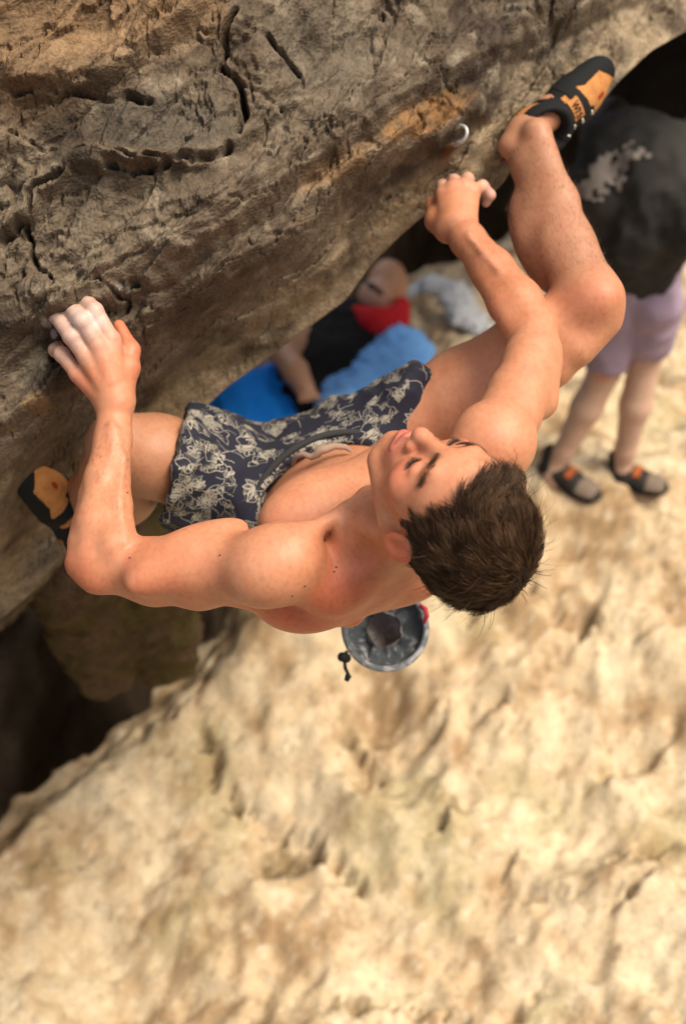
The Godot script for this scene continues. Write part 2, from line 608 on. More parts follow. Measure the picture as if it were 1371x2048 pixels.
				d += 0.012 * blob(q, 230, 600, 46, 30, 0.3) - 0.06 * blob(q, 80, 1010, 130, 150, 0.0)
				d *= 1.0
			d += fine * 0.006 * rough + chips * 0.0032 * rough
			d += absf(n_col2.get_noise_3dv(p)) * 0.006 * rough
			if r >= 0 and r < 60: d *= smoothstep(-20.0, 60.0, r)
			if under > 0: d *= smoothstep(0.0, 0.2, under) * (1.0 + under)
			p += out * d + (Vector3(0, -1, 0) * d if under > 0.1 else Vector3.ZERO)
			vv.append(p)
			# rock colour: grey brown limestone, ochre stains, pale lichen scurf, painted lit lip band
			var c1 := n_col.get_noise_3dv(p); var c2 := n_col2.get_noise_3dv(p + Vector3(3, 1, 7))
			var col := Color(0.104, 0.075, 0.052).lerp(Color(0.192, 0.147, 0.104), clampf(0.5 + c1 * 1.1 + c2 * 0.6 + chips * 0.2, 0, 1))
			col = col.lerp(Color(0.055, 0.041, 0.030), smoothstep(0.12, 0.5, -c1 * 0.8 + n_stain.get_noise_3dv(p) * 0.8) * 0.75)
			col = col.lerp(Color(0.33, 0.275, 0.20), smoothstep(0.2, 0.5, c2) * 0.5)
			if r >= 0:
				var st := c1 * 0.5 + 0.75
				col = col.lerp(Color(0.30, 0.175, 0.085), slab * 0.7 * clampf(st + c2 * 0.5, 0, 1))
				col = col.lerp(Color(0.32, 0.16, 0.058), blob(q, 850, 250, 130, 44, -0.5) * 0.75 * clampf(st + c2, 0, 1))
				col = col.lerp(Color(0.28, 0.15, 0.06), blob(q, 700, 340, 150, 34, -0.5) * 0.5 * clampf(st + c2, 0, 1))
				col = col.lerp(Color(0.105, 0.090, 0.070), patch * 0.6)
				var dust := maxf(maxf(blob(q, 102, 652, 13, 9), blob(q, 112, 670, 8, 12)), maxf(blob(q, 262, 592, 22, 10), blob(q, 80, 625, 22, 10)))
				col = col.lerp(Color(0.55, 0.52, 0.49), dust * smoothstep(-0.1, 0.35, c2 + fine) * 0.8)
				col = col.lerp(Color(0.36, 0.22, 0.11), blob(q, 85, 810, 34, 26, 0) * 0.5)
				col = col.lerp(Color(0.38, 0.29, 0.19), (1.0 - smoothstep(50, 170, r + c2 * 80)) * 0.8 * smoothstep(-0.3, 0.3, c1 + 0.15))  # beige band along the lip, partly its lit look put into the colour
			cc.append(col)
		return [vv, cc]
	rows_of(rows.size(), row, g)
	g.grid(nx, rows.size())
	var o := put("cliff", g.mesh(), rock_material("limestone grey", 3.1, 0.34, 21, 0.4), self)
	tag(o, "grey brown overhanging limestone face with cracks and ochre stains", "cliff", "", "structure")

# ---------------------------------------------------------------- ground
var RIM := [-420, 1920, -150, 1700, 0, 1588, 120, 1500, 240, 1402, 330, 1300, 430, 1216, 480, 1120, 450, 980, 425, 880, 460, 800, 560, 715, 700, 570, 800, 520, 880, 505, 990, 470, 1090, 420, 1200, 370, 1290, 310, 1371, 222, 1500, 160, 1900, 20]
var rim := PackedVector2Array()                         # in plan: x, forward
var n_g1 := noise(31, 0.8, 3)
var n_g2 := noise(32, 1.7, 4, FastNoiseLite.TYPE_SIMPLEX_SMOOTH, FastNoiseLite.FRACTAL_RIDGED)
var n_g3 := noise(33, 9.0, 4)
var n_g4 := noise(34, 3.0, 2, FastNoiseLite.TYPE_CELLULAR)
var ground_lines: Array[Line] = []

func floor_y(x: float, z: float) -> float:              # z: metres forward of the lens
	var s := 3.45 - z
	return -0.455 * (sqrt(s * s + 0.16) + s) * 0.5 + 0.03 * sin(x * 1.3)

func ray_floor(px: float, py: float) -> Vector3:
	var a := EYE
	var dir := (P(px, py, 1.0) - EYE)
	var t := 1.0
	while t < 14.0:
		var p := a + dir * t
		if p.y < floor_y(p.x, -p.z): return p
		t += 0.01
	return a + dir * t

func rim_distance(q: Vector2) -> float:                 # + on the bright rock, - over the dark gap
	var best := 1e9
	var side := 1.0
	for k in rim.size() - 1:
		var ab := rim[k + 1] - rim[k]
		var ap := q - rim[k]
		var d := (ap - ab * clampf(ap.dot(ab) / ab.length_squared(), 0, 1)).length()
		if d < best:
			best = d
			side = signf(ab.cross(ap))
	return -best * side

func build_ground():
	for k in range(0, RIM.size(), 2):
		var h := ray_floor(RIM[k], RIM[k + 1])
		rim.append(Vector2(h.x, -h.z))
	var lines := [
		[[395, 1400, 405, 1480, 440, 1540, 500, 1600, 560, 1620, 625, 1650, 690, 1720, 770, 1780], 9, 0.05], [[505, 1740, 515, 1700, 570, 1680, 640, 1668], 16, 0.07],
		[[860, 1660, 880, 1610, 930, 1590, 965, 1580], 8, 0.04], [[1000, 1780, 1020, 1740, 1015, 1690], 8, 0.04], [[1225, 1830, 1262, 1790, 1305, 1740], 9, 0.06],
		[[1020, 1790, 1100, 1785, 1180, 1815, 1225, 1828], 7, 0.03], [[1210, 1720, 1290, 1690, 1371, 1660], 9, 0.04], [[640, 1990, 700, 2002, 780, 1990, 880, 2010, 960, 2040], 9, 0.04],
		[[390, 1400, 420, 1330, 405, 1260], 8, 0.04], [[240, 1425, 300, 1430, 360, 1412], 12, 0.05], [[1080, 1990, 1090, 1940, 1100, 1920], 7, 0.03], [[1000, 2060, 1040, 2010, 1120, 1960], 8, 0.03],
		[[940, 1210, 935, 1255, 950, 1290], 12, 0.04], [[690, 1430, 720, 1490, 760, 1540], 9, 0.04], [[1150, 1560, 1250, 1500, 1371, 1440], 9, 0.03], [[60, 1720, 130, 1730, 200, 1690], 9, 0.03],
		[[840, 1500, 880, 1440, 1010, 1420, 1060, 1530], 10, 0.03], [[1050, 1180, 1120, 1260, 1240, 1290, 1371, 1260], 9, 0.03]]
	for c in lines: ground_lines.append(Line.new(c[0], c[1] * 1.5, c[2] * 2.0))
	var ground_bins := bin_lines(ground_lines)
	var none := []
	var xs := []; var zs := []
	var x := -4.5
	while x < 5.5:
		xs.append(x); x += 0.014 if x > -1.35 and x < 2.2 else 0.09
	var z := -0.6
	while z < 9.5:
		zs.append(z); z += 0.014 if z > 1.5 and z < 4.0 else (0.022 if z > 4.0 and z < 6.6 else 0.09)
	var g := Geo.new()
	var row := func(ri: int) -> Array:
		var vv := PackedVector3Array(); var cc := PackedColorArray()
		var zz: float = zs[ri]
		for xx: float in xs:
			var p := Vector3(xx, floor_y(xx, zz), -zz)
			var e := rim_distance(Vector2(xx, zz)) + n_g3.get_noise_2d(xx * 0.7, zz * 0.7) * 0.05
			var d := n_g1.get_noise_3dv(p) * 0.20 + n_g2.get_noise_3dv(p) * 0.085 + n_g3.get_noise_3dv(p) * 0.026 + n_g4.get_noise_3dv(p * 0.6) * 0.025
			var q := pix(p)
			if q.z > 0.5 and q.x > -60 and q.x < 1430 and q.y < 2100 and q.y > 1100:
				for w in ground_bins.get(Vector2i((Vector2(q.x, q.y) / 40.0).floor()), none): d += w.at(Vector2(q.x, q.y) + Vector2(n_g3.get_noise_2d(q.x * 0.002, q.y * 0.002), n_g3.get_noise_2d(q.x * 0.002 + 9.0, q.y * 0.002)) * 34.0) * (0.8 + n_g3.get_noise_2d(q.x * 0.0012, q.y * 0.0012 + 5.0))
			d *= smoothstep(-0.3, 0.4, e)
			d -= 0.10 * pow(1.0 - smoothstep(0.0, 0.28, e), 2.0)
			if e < 0: d -= 3.4 * (1.0 - exp(e * 6.0)) + 0.5 * minf(-e, 1.2)
			p.y += d
			vv.append(p)
			var c1 := n_g1.get_noise_3dv(p * 2.3 + Vector3(5, 2, 1)); var c2 := n_g3.get_noise_3dv(p * 0.8)
			var c3 := n_g3.get_noise_3dv(p * 2.6 + Vector3(9, 9, 1))
			var col := Color(0.42, 0.29, 0.165).lerp(Color(0.58, 0.47, 0.32), clampf(0.5 + c1 * 0.9 + c2 * 0.7, 0, 1))
			col = col.lerp(Color(0.30, 0.195, 0.105), smoothstep(0.05, 0.45, -c2 * 0.7 - c1 * 0.7) * 0.8)
			col = col.lerp(Color(0.30, 0.26, 0.12), smoothstep(0.15, 0.5, n_g1.get_noise_3dv(p * 2.1 + Vector3(1, 8, 4))) * 0.45)
			col = col.lerp(Color(0.72, 0.64, 0.50), smoothstep(0.2, 0.5, c3) * 0.4)
			col = col.lerp(Color(0.15, 0.105, 0.06), smoothstep(0.28, 0.55, -c3) * 0.6)
			if q.z > 0.5 and q.y > 1150.0:
				var g2 := Vector2(q.x, q.y) + Vector2(c2, c3) * 40.0
				var pocket_tone := maxf(maxf(blob(g2, 575, 1690, 85, 55), blob(g2, 720, 1460, 30, 75, -0.4)), maxf(maxf(blob(g2, 900, 1630, 60, 50), blob(g2, 1290, 1705, 110, 40, -0.3)), maxf(blob(g2, 310, 1425, 80, 22), blob(g2, 700, 2000, 90, 22))))  # darker brown patches over the pockets around the cracks
				col = col.lerp(Color(0.20, 0.135, 0.06), pocket_tone * smoothstep(-0.35, 0.2, c3 + c2) * 0.75)
			cc.append(col)
		return [vv, cc]
	rows_of(zs.size(), row, g)
	g.grid(xs.size(), zs.size())
	var o := put("ground", g.mesh(), rock_material("limestone pale", 1.6, 0.5, 41, 0.6), self)
	tag(o, "pale cream limestone ground sloping up to a dark gap", "ground", "", "structure")

func build_cave():
	# rock behind the gap: back wall with an unseen roof added to darken it
	var pl := PackedVector2Array([Vector2(-2.6, -0.6), Vector2(-2.0, 0.6)])
	for k in range(0, RIM.size(), 2):
		pl.append(rim[k / 2])
	pl.append(Vector2(5.6, 4.5)); pl.append(Vector2(5.8, 0.0))  # unseen right-hand wall added to keep low sky light out of the cave
	var g := Geo.new()
	var n := noise(51, 1.1, 4)
	var way := []
	for k in pl.size() - 1:
		for j in 8: way.append(pl[k].lerp(pl[k + 1], j / 8.0))
	for r in 4:
		var w2 := way.duplicate()
		for k in range(1, way.size() - 1): w2[k] = way[k] * 0.4 + (way[k - 1] + way[k + 1]) * 0.3
		way = w2
	for r in 52:
		var h := -4.4 + r * 0.14
		for k in way.size():
			var a: Vector2 = way[k]
			var t: Vector2 = (way[mini(k + 1, way.size() - 1)] - way[maxi(k - 1, 0)]).normalized()
			var out := Vector2(t.y, -t.x)
			if out.dot(Vector2(-0.6, 0.8)) < 0: out = -out
			var back := 2.5 + 0.4 * sin(clampf((h + 1.0) / 3.4, 0, 1) * PI) - 4.2 * smoothstep(0.4, 1.3, h) * smoothstep(1.0, 2.0, a.x)
			var q := a + Vector2(-0.45, 0.9) * back
			var low := smoothstep(-0.7, -0.3, a.x) * (1.0 - smoothstep(0.8, 1.4, a.x))    # unseen back rock kept low to let sky light onto the resting people
			var p := Vector3(q.x, lerpf(h, minf(h, 0.4 + 0.05 * h), low), -q.y)
			p += Vector3(out.x, 0, -out.y) * n.get_noise_3dv(p) * 0.3
			g.v.append(p)
			var c := n.get_noise_3dv(p * 2.0)
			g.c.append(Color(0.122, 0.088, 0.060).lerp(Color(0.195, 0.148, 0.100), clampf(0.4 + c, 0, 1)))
	g.grid(way.size(), 52)
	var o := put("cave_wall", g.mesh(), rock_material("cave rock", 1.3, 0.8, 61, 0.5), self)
	tag(o, "dark brown rock wall behind the gap, with an unseen roof added to shade it", "rock wall", "", "structure")


# ---------------------------------------------------------------- the climber
const SKIN := Color(0.53, 0.225, 0.122)
const SKIN_TAN := Color(0.49, 0.190, 0.096)
const SKIN_LEG := Color(0.41, 0.190, 0.108)
const SKIN_RED := Color(0.53, 0.145, 0.073)
const CHALK := Color(0.53, 0.355, 0.295)
var HR := Vector3(0.806, 0.408, -0.427)                 # the head's own axes seen through the lens: its right, its crown, its face
var HU := Vector3(0.55, -0.26, 0.79)
var HF := Vector3(-0.211, 0.872, 0.434)
var HO := Vector3.ZERO

func cam_dir(v: Vector3) -> Vector3:
	return (Vector3.RIGHT * v.x + upv * v.y - fwd * v.z).normalized()

func hp(r: float, u: float, f: float) -> Vector3:
	return HO + HR * r + HU * u + HF * f

func pts(a: Array) -> Array:
	var o := []
	for k in range(0, a.size(), 3): o.append(P(a[k], a[k + 1], a[k + 2]))
	return o

func head_prims(s: Sdf, c: Color):
	var ax := Basis(HR, HU, HF)
	s.ell(hp(0, 0.022, -0.012), ax, Vector3(0.073, 0.085, 0.093), 0.02, c)
	s.ell(hp(0, 0.012, 0.036), ax, Vector3(0.064, 0.060, 0.056), 0.02, c)
	s.ell(hp(0, -0.040, 0.030), ax, Vector3(0.059, 0.068, 0.056), 0.02, c)
	for e in [-1, 1]:
		s.cap(hp(0.053 * e, -0.066, 0.0), hp(0.025 * e, -0.108, 0.062), 0.016, 0.016, 0.02, c)
		s.ell(hp(0.043 * e, -0.028, 0.058), ax, Vector3(0.022, 0.016, 0.020), 0.03, c.lerp(SKIN_RED, 0.5))
	s.ball(hp(0, -0.106, 0.074), 0.019, 0.022, c)
	s.cap(hp(-0.030, 0.018, 0.080), hp(0.030, 0.018, 0.080), 0.012, 0.012, 0.014, c)
	s.ell(hp(0, -0.072, 0.072), ax, Vector3(0.029, 0.026, 0.022), 0.02, c)
	for e in [-1, 1]: s.cut_ell(hp(0.033 * e, -0.004, 0.103), ax, Vector3(0.017, 0.012, 0.018), 0.014)
	for e in [-1, 1]:
		s.ell(hp(0.032 * e, -0.007, 0.0775), ax, Vector3(0.0155, 0.0090, 0.0115), 0.006, c)
	s.cap(hp(0, 0.008, 0.087), hp(0, -0.034, 0.1005), 0.008, 0.0105, 0.012, c)
	s.ball(hp(0, -0.040, 0.1025), 0.0118, 0.008, c)
	for e in [-1, 1]:
		s.ball(hp(0.0135 * e, -0.0445, 0.0935), 0.0085, 0.006, c)
	for e in [-1, 1]: s.cut(hp(0.007 * e, -0.054, 0.098), hp(0.006 * e, -0.047, 0.100), 0.0042, 0.003, 0.003)
	var lip := Color(0.42, 0.115, 0.085)
	for e in [-1, 1]:
		s.cap(hp(0.022 * e, -0.0735, 0.0865), hp(0.004 * e, -0.068, 0.0965), 0.0035, 0.0055, 0.004, lip)
		s.cap(hp(0.020 * e, -0.0765, 0.0860), hp(0.003 * e, -0.0805, 0.0950), 0.0035, 0.0066, 0.004, lip)
	s.cut(hp(-0.019, -0.0745, 0.0925), hp(0.0, -0.0745, 0.1015), 0.0012, 0.0014, 0.002)
	s.cut(hp(0.019, -0.0745, 0.0925), hp(0.0, -0.0745, 0.1015), 0.0012, 0.0014, 0.002)
	for e in [-1, 1]:
		var ea := ax * Basis(Vector3.UP, -0.35 * e)
		s.ell(hp(0.079 * e, -0.018, -0.012), ea, Vector3(0.006, 0.031, 0.019), 0.006, SKIN_RED)
		s.cut_ell(hp(0.086 * e, -0.015, -0.008), ea, Vector3(0.007, 0.020, 0.010), 0.004)

func build_climber():
	HR = cam_dir(HR); HU = cam_dir(HU)
	HU = (HU - HR * HU.dot(HR)).normalized()
	HF = HU.cross(HR).normalized()
	HO = P(908, 1034, 1.59)
	var s := Sdf.new()
	var N := P(735, 1085, 1.745)
	var SL := P(555, 1125, 1.695); var SR := P(982, 892, 1.77)
	var HL := P(565, 985, 2.25); var HRt := P(745, 905, 2.19)
	var hip := (HL + HRt) * 0.5
	var A := (SR - SL).normalized()
	var S := (N - hip); S = (S - A * S.dot(A)).normalized()
	var D := A.cross(S)
	if D.dot(upv) < 0: D = -D
	var tb := Basis(A, S, D)
	# trunk
	s.ell(P(705, 1080, 1.90), tb, Vector3(0.150, 0.175, 0.105), 0.03, SKIN)
	s.ell(P(668, 1010, 2.08), tb, Vector3(0.128, 0.150, 0.090), 0.05, SKIN)
	s.ell(hip, tb, Vector3(0.150, 0.100, 0.095), 0.05, SKIN)
	s.ell(P(610, 1010, 1.84), tb * Basis(Vector3.BACK, -0.3), Vector3(0.080, 0.055, 0.042), 0.035, SKIN)      # chest
	s.ell(P(790, 935, 1.88), tb * Basis(Vector3.BACK, 0.3), Vector3(0.080, 0.055, 0.042), 0.035, SKIN)
	s.chain(pts([740, 1105, 1.735, 660, 1165, 1.75, 575, 1150, 1.71]), [0.038, 0.040, 0.036], 0.035, SKIN_RED)  # shoulder slope
	s.chain(pts([790, 1060, 1.735, 900, 1000, 1.80, 975, 900, 1.80]), [0.036, 0.038, 0.036], 0.035, SKIN)
	s.ell(P(648, 1195, 1.835), tb * Basis(Vector3.BACK, 0.5), Vector3(0.068, 0.078, 0.040), 0.022, SKIN_RED)      # shoulder blade
	s.ell(P(815, 1140, 1.885), tb, Vector3(0.070, 0.085, 0.044), 0.022, SKIN_TAN)
	s.chain(pts([500, 1168, 1.755, 570, 1200, 1.80, 650, 1205, 1.88]), [0.034, 0.036, 0.034], 0.022, SKIN_RED)
	s.cap(P(600, 1212, 1.80), P(700, 1225, 1.87), 0.020, 0.022, 0.010, SKIN_RED)
	s.cap(P(560, 1165, 1.745), P(690, 1215, 1.81), 0.018, 0.020, 0.012, SKIN_RED)
	s.cap(P(705, 1015, 1.735), P(580, 1085, 1.672), 0.011, 0.013, 0.022, SKIN)
	s.cap(P(740, 990, 1.745), P(930, 900, 1.755), 0.011, 0.013, 0.022, SKIN)
	# neck
	s.cap(hp(0, -0.070, -0.034), N, 0.046, 0.054, 0.02, SKIN_TAN)
	s.cap(hp(-0.058, -0.055, -0.025), P(700, 1030, 1.735), 0.013, 0.011, 0.02, SKIN_TAN)
	s.cap(hp(0.055, -0.055, -0.02), P(735, 995, 1.74), 0.013, 0.011, 0.02, SKIN_TAN)
	s.cut_ell(P(712, 1128, 1.675), tb, Vector3(0.026, 0.018, 0.014), 0.03)
	# his left arm
	s.ell(P(548, 1130, 1.695), Basis(A, S, D) * Basis(Vector3.BACK, 0.2), Vector3(0.070, 0.058, 0.056), 0.018, SKIN)
	s.chain(pts([520, 1132, 1.71, 400, 1133, 1.75, 300, 1135, 1.775, 195, 1118, 1.785]), [0.046, 0.044, 0.040, 0.033], 0.016, SKIN)
	s.ell(P(375, 1112, 1.745), Basis(A, S, D), Vector3(0.094, 0.033, 0.033), 0.028, SKIN)
	s.chain(pts([460, 1163, 1.755, 400, 1166, 1.77, 310, 1165, 1.79, 200, 1142, 1.79]), [0.030, 0.033, 0.028, 0.025], 0.022, SKIN)
	s.chain(pts([198, 1112, 1.785, 203, 1050, 1.80, 212, 960, 1.83, 226, 880, 1.86, 231, 815, 1.875]), [0.033, 0.036, 0.030, 0.0265, 0.026], 0.012, SKIN)
	s.chain(pts([234, 1092, 1.77, 232, 1010, 1.80, 238, 900, 1.85]), [0.030, 0.022, 0.014], 0.010, SKIN)
	s.chain(pts([170, 1085, 1.80, 186, 990, 1.835, 210, 880, 1.87]), [0.025, 0.019, 0.012], 0.009, SKIN)
	s.cap(P(160, 1128, 1.79), P(195, 1150, 1.785), 0.021, 0.026, 0.016, SKIN_RED)
	# his left hand on the hold
	var hk := 0.010
	var mcp := pts([223, 680, 1.862, 199, 696, 1.852, 174, 715, 1.858, 156, 748, 1.875])
	var w := pts([243, 800, 1.872, 235, 802, 1.866, 227, 805, 1.868, 220, 810, 1.876])
	for k in 4: s.cap(w[k], mcp[k], 0.018, [0.0135, 0.0135, 0.0125, 0.0115][k], 0.014, SKIN)
	for k in 4: s.cap(w[k].lerp(mcp[k], 0.4) + (EYE - mcp[k]).normalized() * 0.008, mcp[k] + (EYE - mcp[k]).normalized() * 0.003, 0.009, 0.0115, 0.008, SKIN_RED.lerp(SKIN, 0.6))
	var fing := [[224, 682, 1.862, 189, 622, 1.848, 165, 594, 1.868, 158, 586, 1.898], [199, 696, 1.852, 165, 641, 1.838, 137, 613, 1.86, 126, 604, 1.892],
		[174, 715, 1.858, 143, 672, 1.845, 112, 630, 1.862, 98, 612, 1.892], [156, 748, 1.875, 124, 708, 1.872, 112, 700, 1.895, 118, 690, 1.92]]
	for k in 4:
		var r: float = [0.0124, 0.0126, 0.0122, 0.0110][k]
		var q := pts(fing[k])
		s.chain(q, [r * 1.05, r * 1.03, r * 0.93, r * 0.78], 0.004, CHALK if k < 3 else SKIN.lerp(CHALK, 0.5))
		s.ball(q[1] + (EYE - q[1]).normalized() * 0.002, r * 1.02, 0.004, CHALK)
		s.ball(q[2] + (EYE - q[2]).normalized() * 0.001, r * 0.95, 0.004, CHALK)
	s.chain(pts([240, 790, 1.875, 256, 735, 1.88, 262, 700, 1.888, 238, 652, 1.898]), [0.020, 0.0165, 0.0125, 0.0095], 0.010, SKIN_RED.lerp(SKIN, 0.4))
	# his right arm
	s.ell(P(985, 885, 1.775), Basis(A, S, D), Vector3(0.062, 0.058, 0.060), 0.025, SKIN)
	s.chain(pts([985, 892, 1.785, 1035, 790, 1.855, 1062, 720, 1.91, 1068, 662, 1.955]), [0.050, 0.043, 0.040, 0.034], 0.016, SKIN)
	s.cap(P(1034, 825, 1.82), P(1048, 738, 1.88), 0.036, 0.030, 0.010, SKIN)
	s.cap(P(1074, 800, 1.87), P(1088, 700, 1.93), 0.031, 0.026, 0.012, SKIN)
	s.chain(pts([1068, 660, 1.955, 1035, 605, 1.985, 985, 540, 2.035, 935, 480, 2.08, 914, 452, 2.10]), [0.034, 0.037, 0.033, 0.028, 0.0265], 0.014, SKIN_TAN)
	s.chain(pts([1050, 690, 1.94, 1005, 610, 1.98, 950, 530, 2.05]), [0.024, 0.023, 0.015], 0.010, SKIN_TAN)
	# his right hand over the edge
	var m2 := pts([886, 388, 2.135, 906, 376, 2.128, 928, 372, 2.128, 946, 381, 2.13])
	var w2 := pts([896, 450, 2.10, 908, 446, 2.092, 920, 442, 2.092, 932, 440, 2.10])
	for k in 4: s.cap(w2[k], m2[k], 0.018, [0.0135, 0.0135, 0.0128, 0.012][k], 0.014, SKIN)
	for k in 4: s.ball(m2[k] + (EYE - m2[k]).normalized() * 0.004, 0.0115, 0.007, SKIN_RED.lerp(SKIN, 0.5))
	var f2 := [[886, 388, 2.135, 884, 372, 2.175, 888, 374, 2.20, 892, 380, 2.215], [906, 376, 2.128, 907, 362, 2.17, 909, 364, 2.20, 912, 370, 2.215],
		[928, 372, 2.128, 934, 358, 2.165, 936, 360, 2.195, 938, 366, 2.21], [946, 381, 2.13, 964, 372, 2.145, 979, 390, 2.155, 971, 405, 2.165]]
	for k in 4:
		var r: float = [0.0108, 0.0112, 0.0108, 0.0098][k]
		s.chain(pts(f2[k]), [r * 1.1, r * 1.03, r * 0.95, r * 0.8], 0.004, SKIN.lerp(CHALK, 0.55))
	s.chain(pts([892, 462, 2.105, 874, 440, 2.135, 868, 412, 2.165, 880, 388, 2.195]), [0.020, 0.020, 0.0145, 0.010], 0.010, SKIN_TAN)
	# his right leg
	var knee := P(1180, 602, 2.02)
	s.chain([HRt, P(930, 790, 2.135), P(1070, 690, 2.07), knee], [0.082, 0.076, 0.062, 0.046], 0.025, SKIN)
	s.cap(P(930, 830, 2.12), P(1100, 725, 2.05), 0.058, 0.042, 0.02, SKIN)
	s.ell(P(1197, 592, 2.000), Basis(A, S, D), Vector3(0.030, 0.034, 0.030), 0.030, SKIN)
	s.cap(P(1184, 562, 2.03), P(1150, 515, 2.06), 0.024, 0.024, 0.025, SKIN_LEG)
	s.cap(P(1205, 640, 2.02), P(1150, 690, 2.03), 0.030, 0.036, 0.018, SKIN)
	s.chain([knee, P(1128, 500, 2.09), P(1098, 420, 2.14), P(1066, 330, 2.185), P(1050, 272, 2.205)], [0.048, 0.048, 0.042, 0.036, 0.034], 0.02, SKIN_LEG)
	s.ell(P(1085, 480, 2.14), Basis((knee - P(1050, 272, 2.205)).normalized(), upv, fwd).orthonormalized(), Vector3(0.12, 0.047, 0.052), 0.016, SKIN_LEG)
	s.chain(pts([1156, 515, 2.055, 1120, 400, 2.115, 1078, 270, 2.165]), [0.024, 0.021, 0.019], 0.026, SKIN_LEG)      # shin bone
	s.ball(P(1072, 262, 2.165), 0.021, 0.014, SKIN_LEG)
	s.ball(P(1020, 292, 2.20), 0.022, 0.016, SKIN_LEG)
	s.chain(pts([1050, 268, 2.215, 1100, 225, 2.235, 1150, 185, 2.255]), [0.030, 0.026, 0.020], 0.02, SKIN_LEG)
	# his left leg, drawn up
	var k2 := P(238, 888, 2.03)
	s.chain([HL, P(410, 942, 2.16), P(310, 912, 2.08), k2], [0.088, 0.078, 0.066, 0.050], 0.025, SKIN_LEG)
	s.chain([k2, P(225, 930, 2.10), P(185, 990, 2.22), P(155, 1035, 2.32)], [0.048, 0.048, 0.042, 0.034], 0.02, SKIN_LEG)
	s.ell(P(255, 985, 2.19), Basis((k2 - P(152, 1035, 2.32)).normalized(), upv, fwd).orthonormalized(), Vector3(0.11, 0.054, 0.054), 0.008, SKIN_LEG)
	s.chain(pts([152, 1035, 2.31, 110, 1005, 2.29, 85, 975, 2.25]), [0.034, 0.030, 0.020], 0.02, SKIN_LEG)
	# veins and tendons
	for vn in [[250, 1085, 1.742, 238, 1000, 1.776, 246, 920, 1.818, 232, 860, 1.833], [205, 960, 1.797, 225, 905, 1.822, 222, 850, 1.842], [1000, 545, 2.005, 965, 505, 2.035, 935, 470, 2.06]]:
		var q := pts(vn)
		var onto := []
		for p in q: onto.append(surface(s, EYE.lerp(p, 0.9), (p - EYE).normalized()) + (p - EYE).normalized() * 0.0012)
		for k in q.size() - 1: if onto[k].distance_to(q[k]) < 0.08 and onto[k + 1].distance_to(q[k + 1]) < 0.08: s.cap(onto[k], onto[k + 1], 0.0032, 0.0030, 0.009, SKIN.lerp(Color(0.33, 0.22, 0.19), 0.15))
	head_prims(s, SKIN_TAN.lerp(SKIN, 0.5))
	# flush of the cheeks, ear and knuckles, chalk on the finger ends
	s.spots = [[hp(-0.046, -0.035, 0.075), 0.065, Color(0.55, 0.16, 0.095), 0.4], [hp(0.046, -0.035, 0.075), 0.065, Color(0.55, 0.16, 0.095), 0.4], [hp(0, -0.04, 0.118), 0.02, Color(0.54, 0.19, 0.13), 0.5],
		[P(160, 640, 1.84), 0.022, Color(0.72, 0.66, 0.64), 0.7], [P(189, 640, 1.84), 0.02, Color(0.70, 0.60, 0.57), 0.7], [P(95, 612, 1.87), 0.022, Color(0.35, 0.22, 0.25), 0.8],
		[P(175, 760, 1.86), 0.03, SKIN_RED, 0.4], [P(640, 1210, 1.78), 0.16, SKIN_RED, 0.75], [P(800, 1180, 1.82), 0.12, SKIN_RED, 0.6], [P(330, 1180, 1.74), 0.11, SKIN_RED, 0.5], [P(255, 650, 1.88), 0.03, SKIN_RED, 0.5], [P(150, 1150, 1.74), 0.06, SKIN_RED, 0.4], [P(1190, 590, 1.97), 0.06, SKIN_RED, 0.3], [P(970, 395, 2.15), 0.02, Color(0.62, 0.36, 0.30), 0.8]]
	var moles := [[440, 1110, 1.70], [585, 1192, 1.77], [668, 1143, 1.70], [610, 1172, 1.74], [255, 985, 1.79], [260, 1115, 1.73], [672, 1134, 1.69], [650, 1080, 1.72]]
	stage("climber prims %d" % s.T.size())
	# fine nets for the head and hands, a coarser one for the rest
	var hb := AABB(HO - Vector3.ONE * 0.14, Vector3.ONE * 0.28)
	var lb := AABB(P(175, 690, 1.87) - Vector3(0.085, 0.12, 0.10), Vector3(0.17, 0.24, 0.20))
	var rb := AABB(P(920, 410, 2.14) - Vector3(0.08, 0.085, 0.085), Vector3(0.16, 0.17, 0.17))
	var bb := s.bounds(0.012)
	var shorts := shorts_prims(tb, hip, HL, HRt)
	var capp := hair_prims()
	var body := s.jobs(bb.position, bb.end, 0.0047, [hb, lb, rb])
	body.append_array(s.jobs(hb.position, hb.end, 0.002))
	body.append_array(s.jobs(lb.position, lb.end, 0.0021))
	body.append_array(s.jobs(rb.position, rb.end, 0.0021))
	var cloth := shorts.whole(0.005)
	var cap := capp.whole(0.004)
	run_jobs(body + cloth + cap)
	stage("climber nets")
	var root := thing("person", hip, "shirtless climber in patterned dark shorts hanging on the overhang by both hands", "person")
	var bg := gather(body)
	var nm := noise(78, 26.0, 3)
	for k in bg.v.size():
		var t := nm.get_noise_3dv(bg.v[k])
		var c := bg.c[k]
		bg.c[k] = Color(c.r * (1.0 - 0.05 * t), c.g * (1.0 - 0.16 * t), c.b * (1.0 - 0.18 * t))
	put("body", bg.mesh(hip), skin_material(), root)
	body_hair(root, hip, bg, knee, P(1060, 300, 2.2), 0.075, 5200, 0.012)
	body_hair(root, hip, bg, P(198, 1090, 1.785), P(226, 880, 1.86), 0.055, 1500, 0.007)
	body_hair(root, hip, bg, P(1060, 650, 1.96), P(940, 485, 2.08), 0.052, 1200, 0.007)
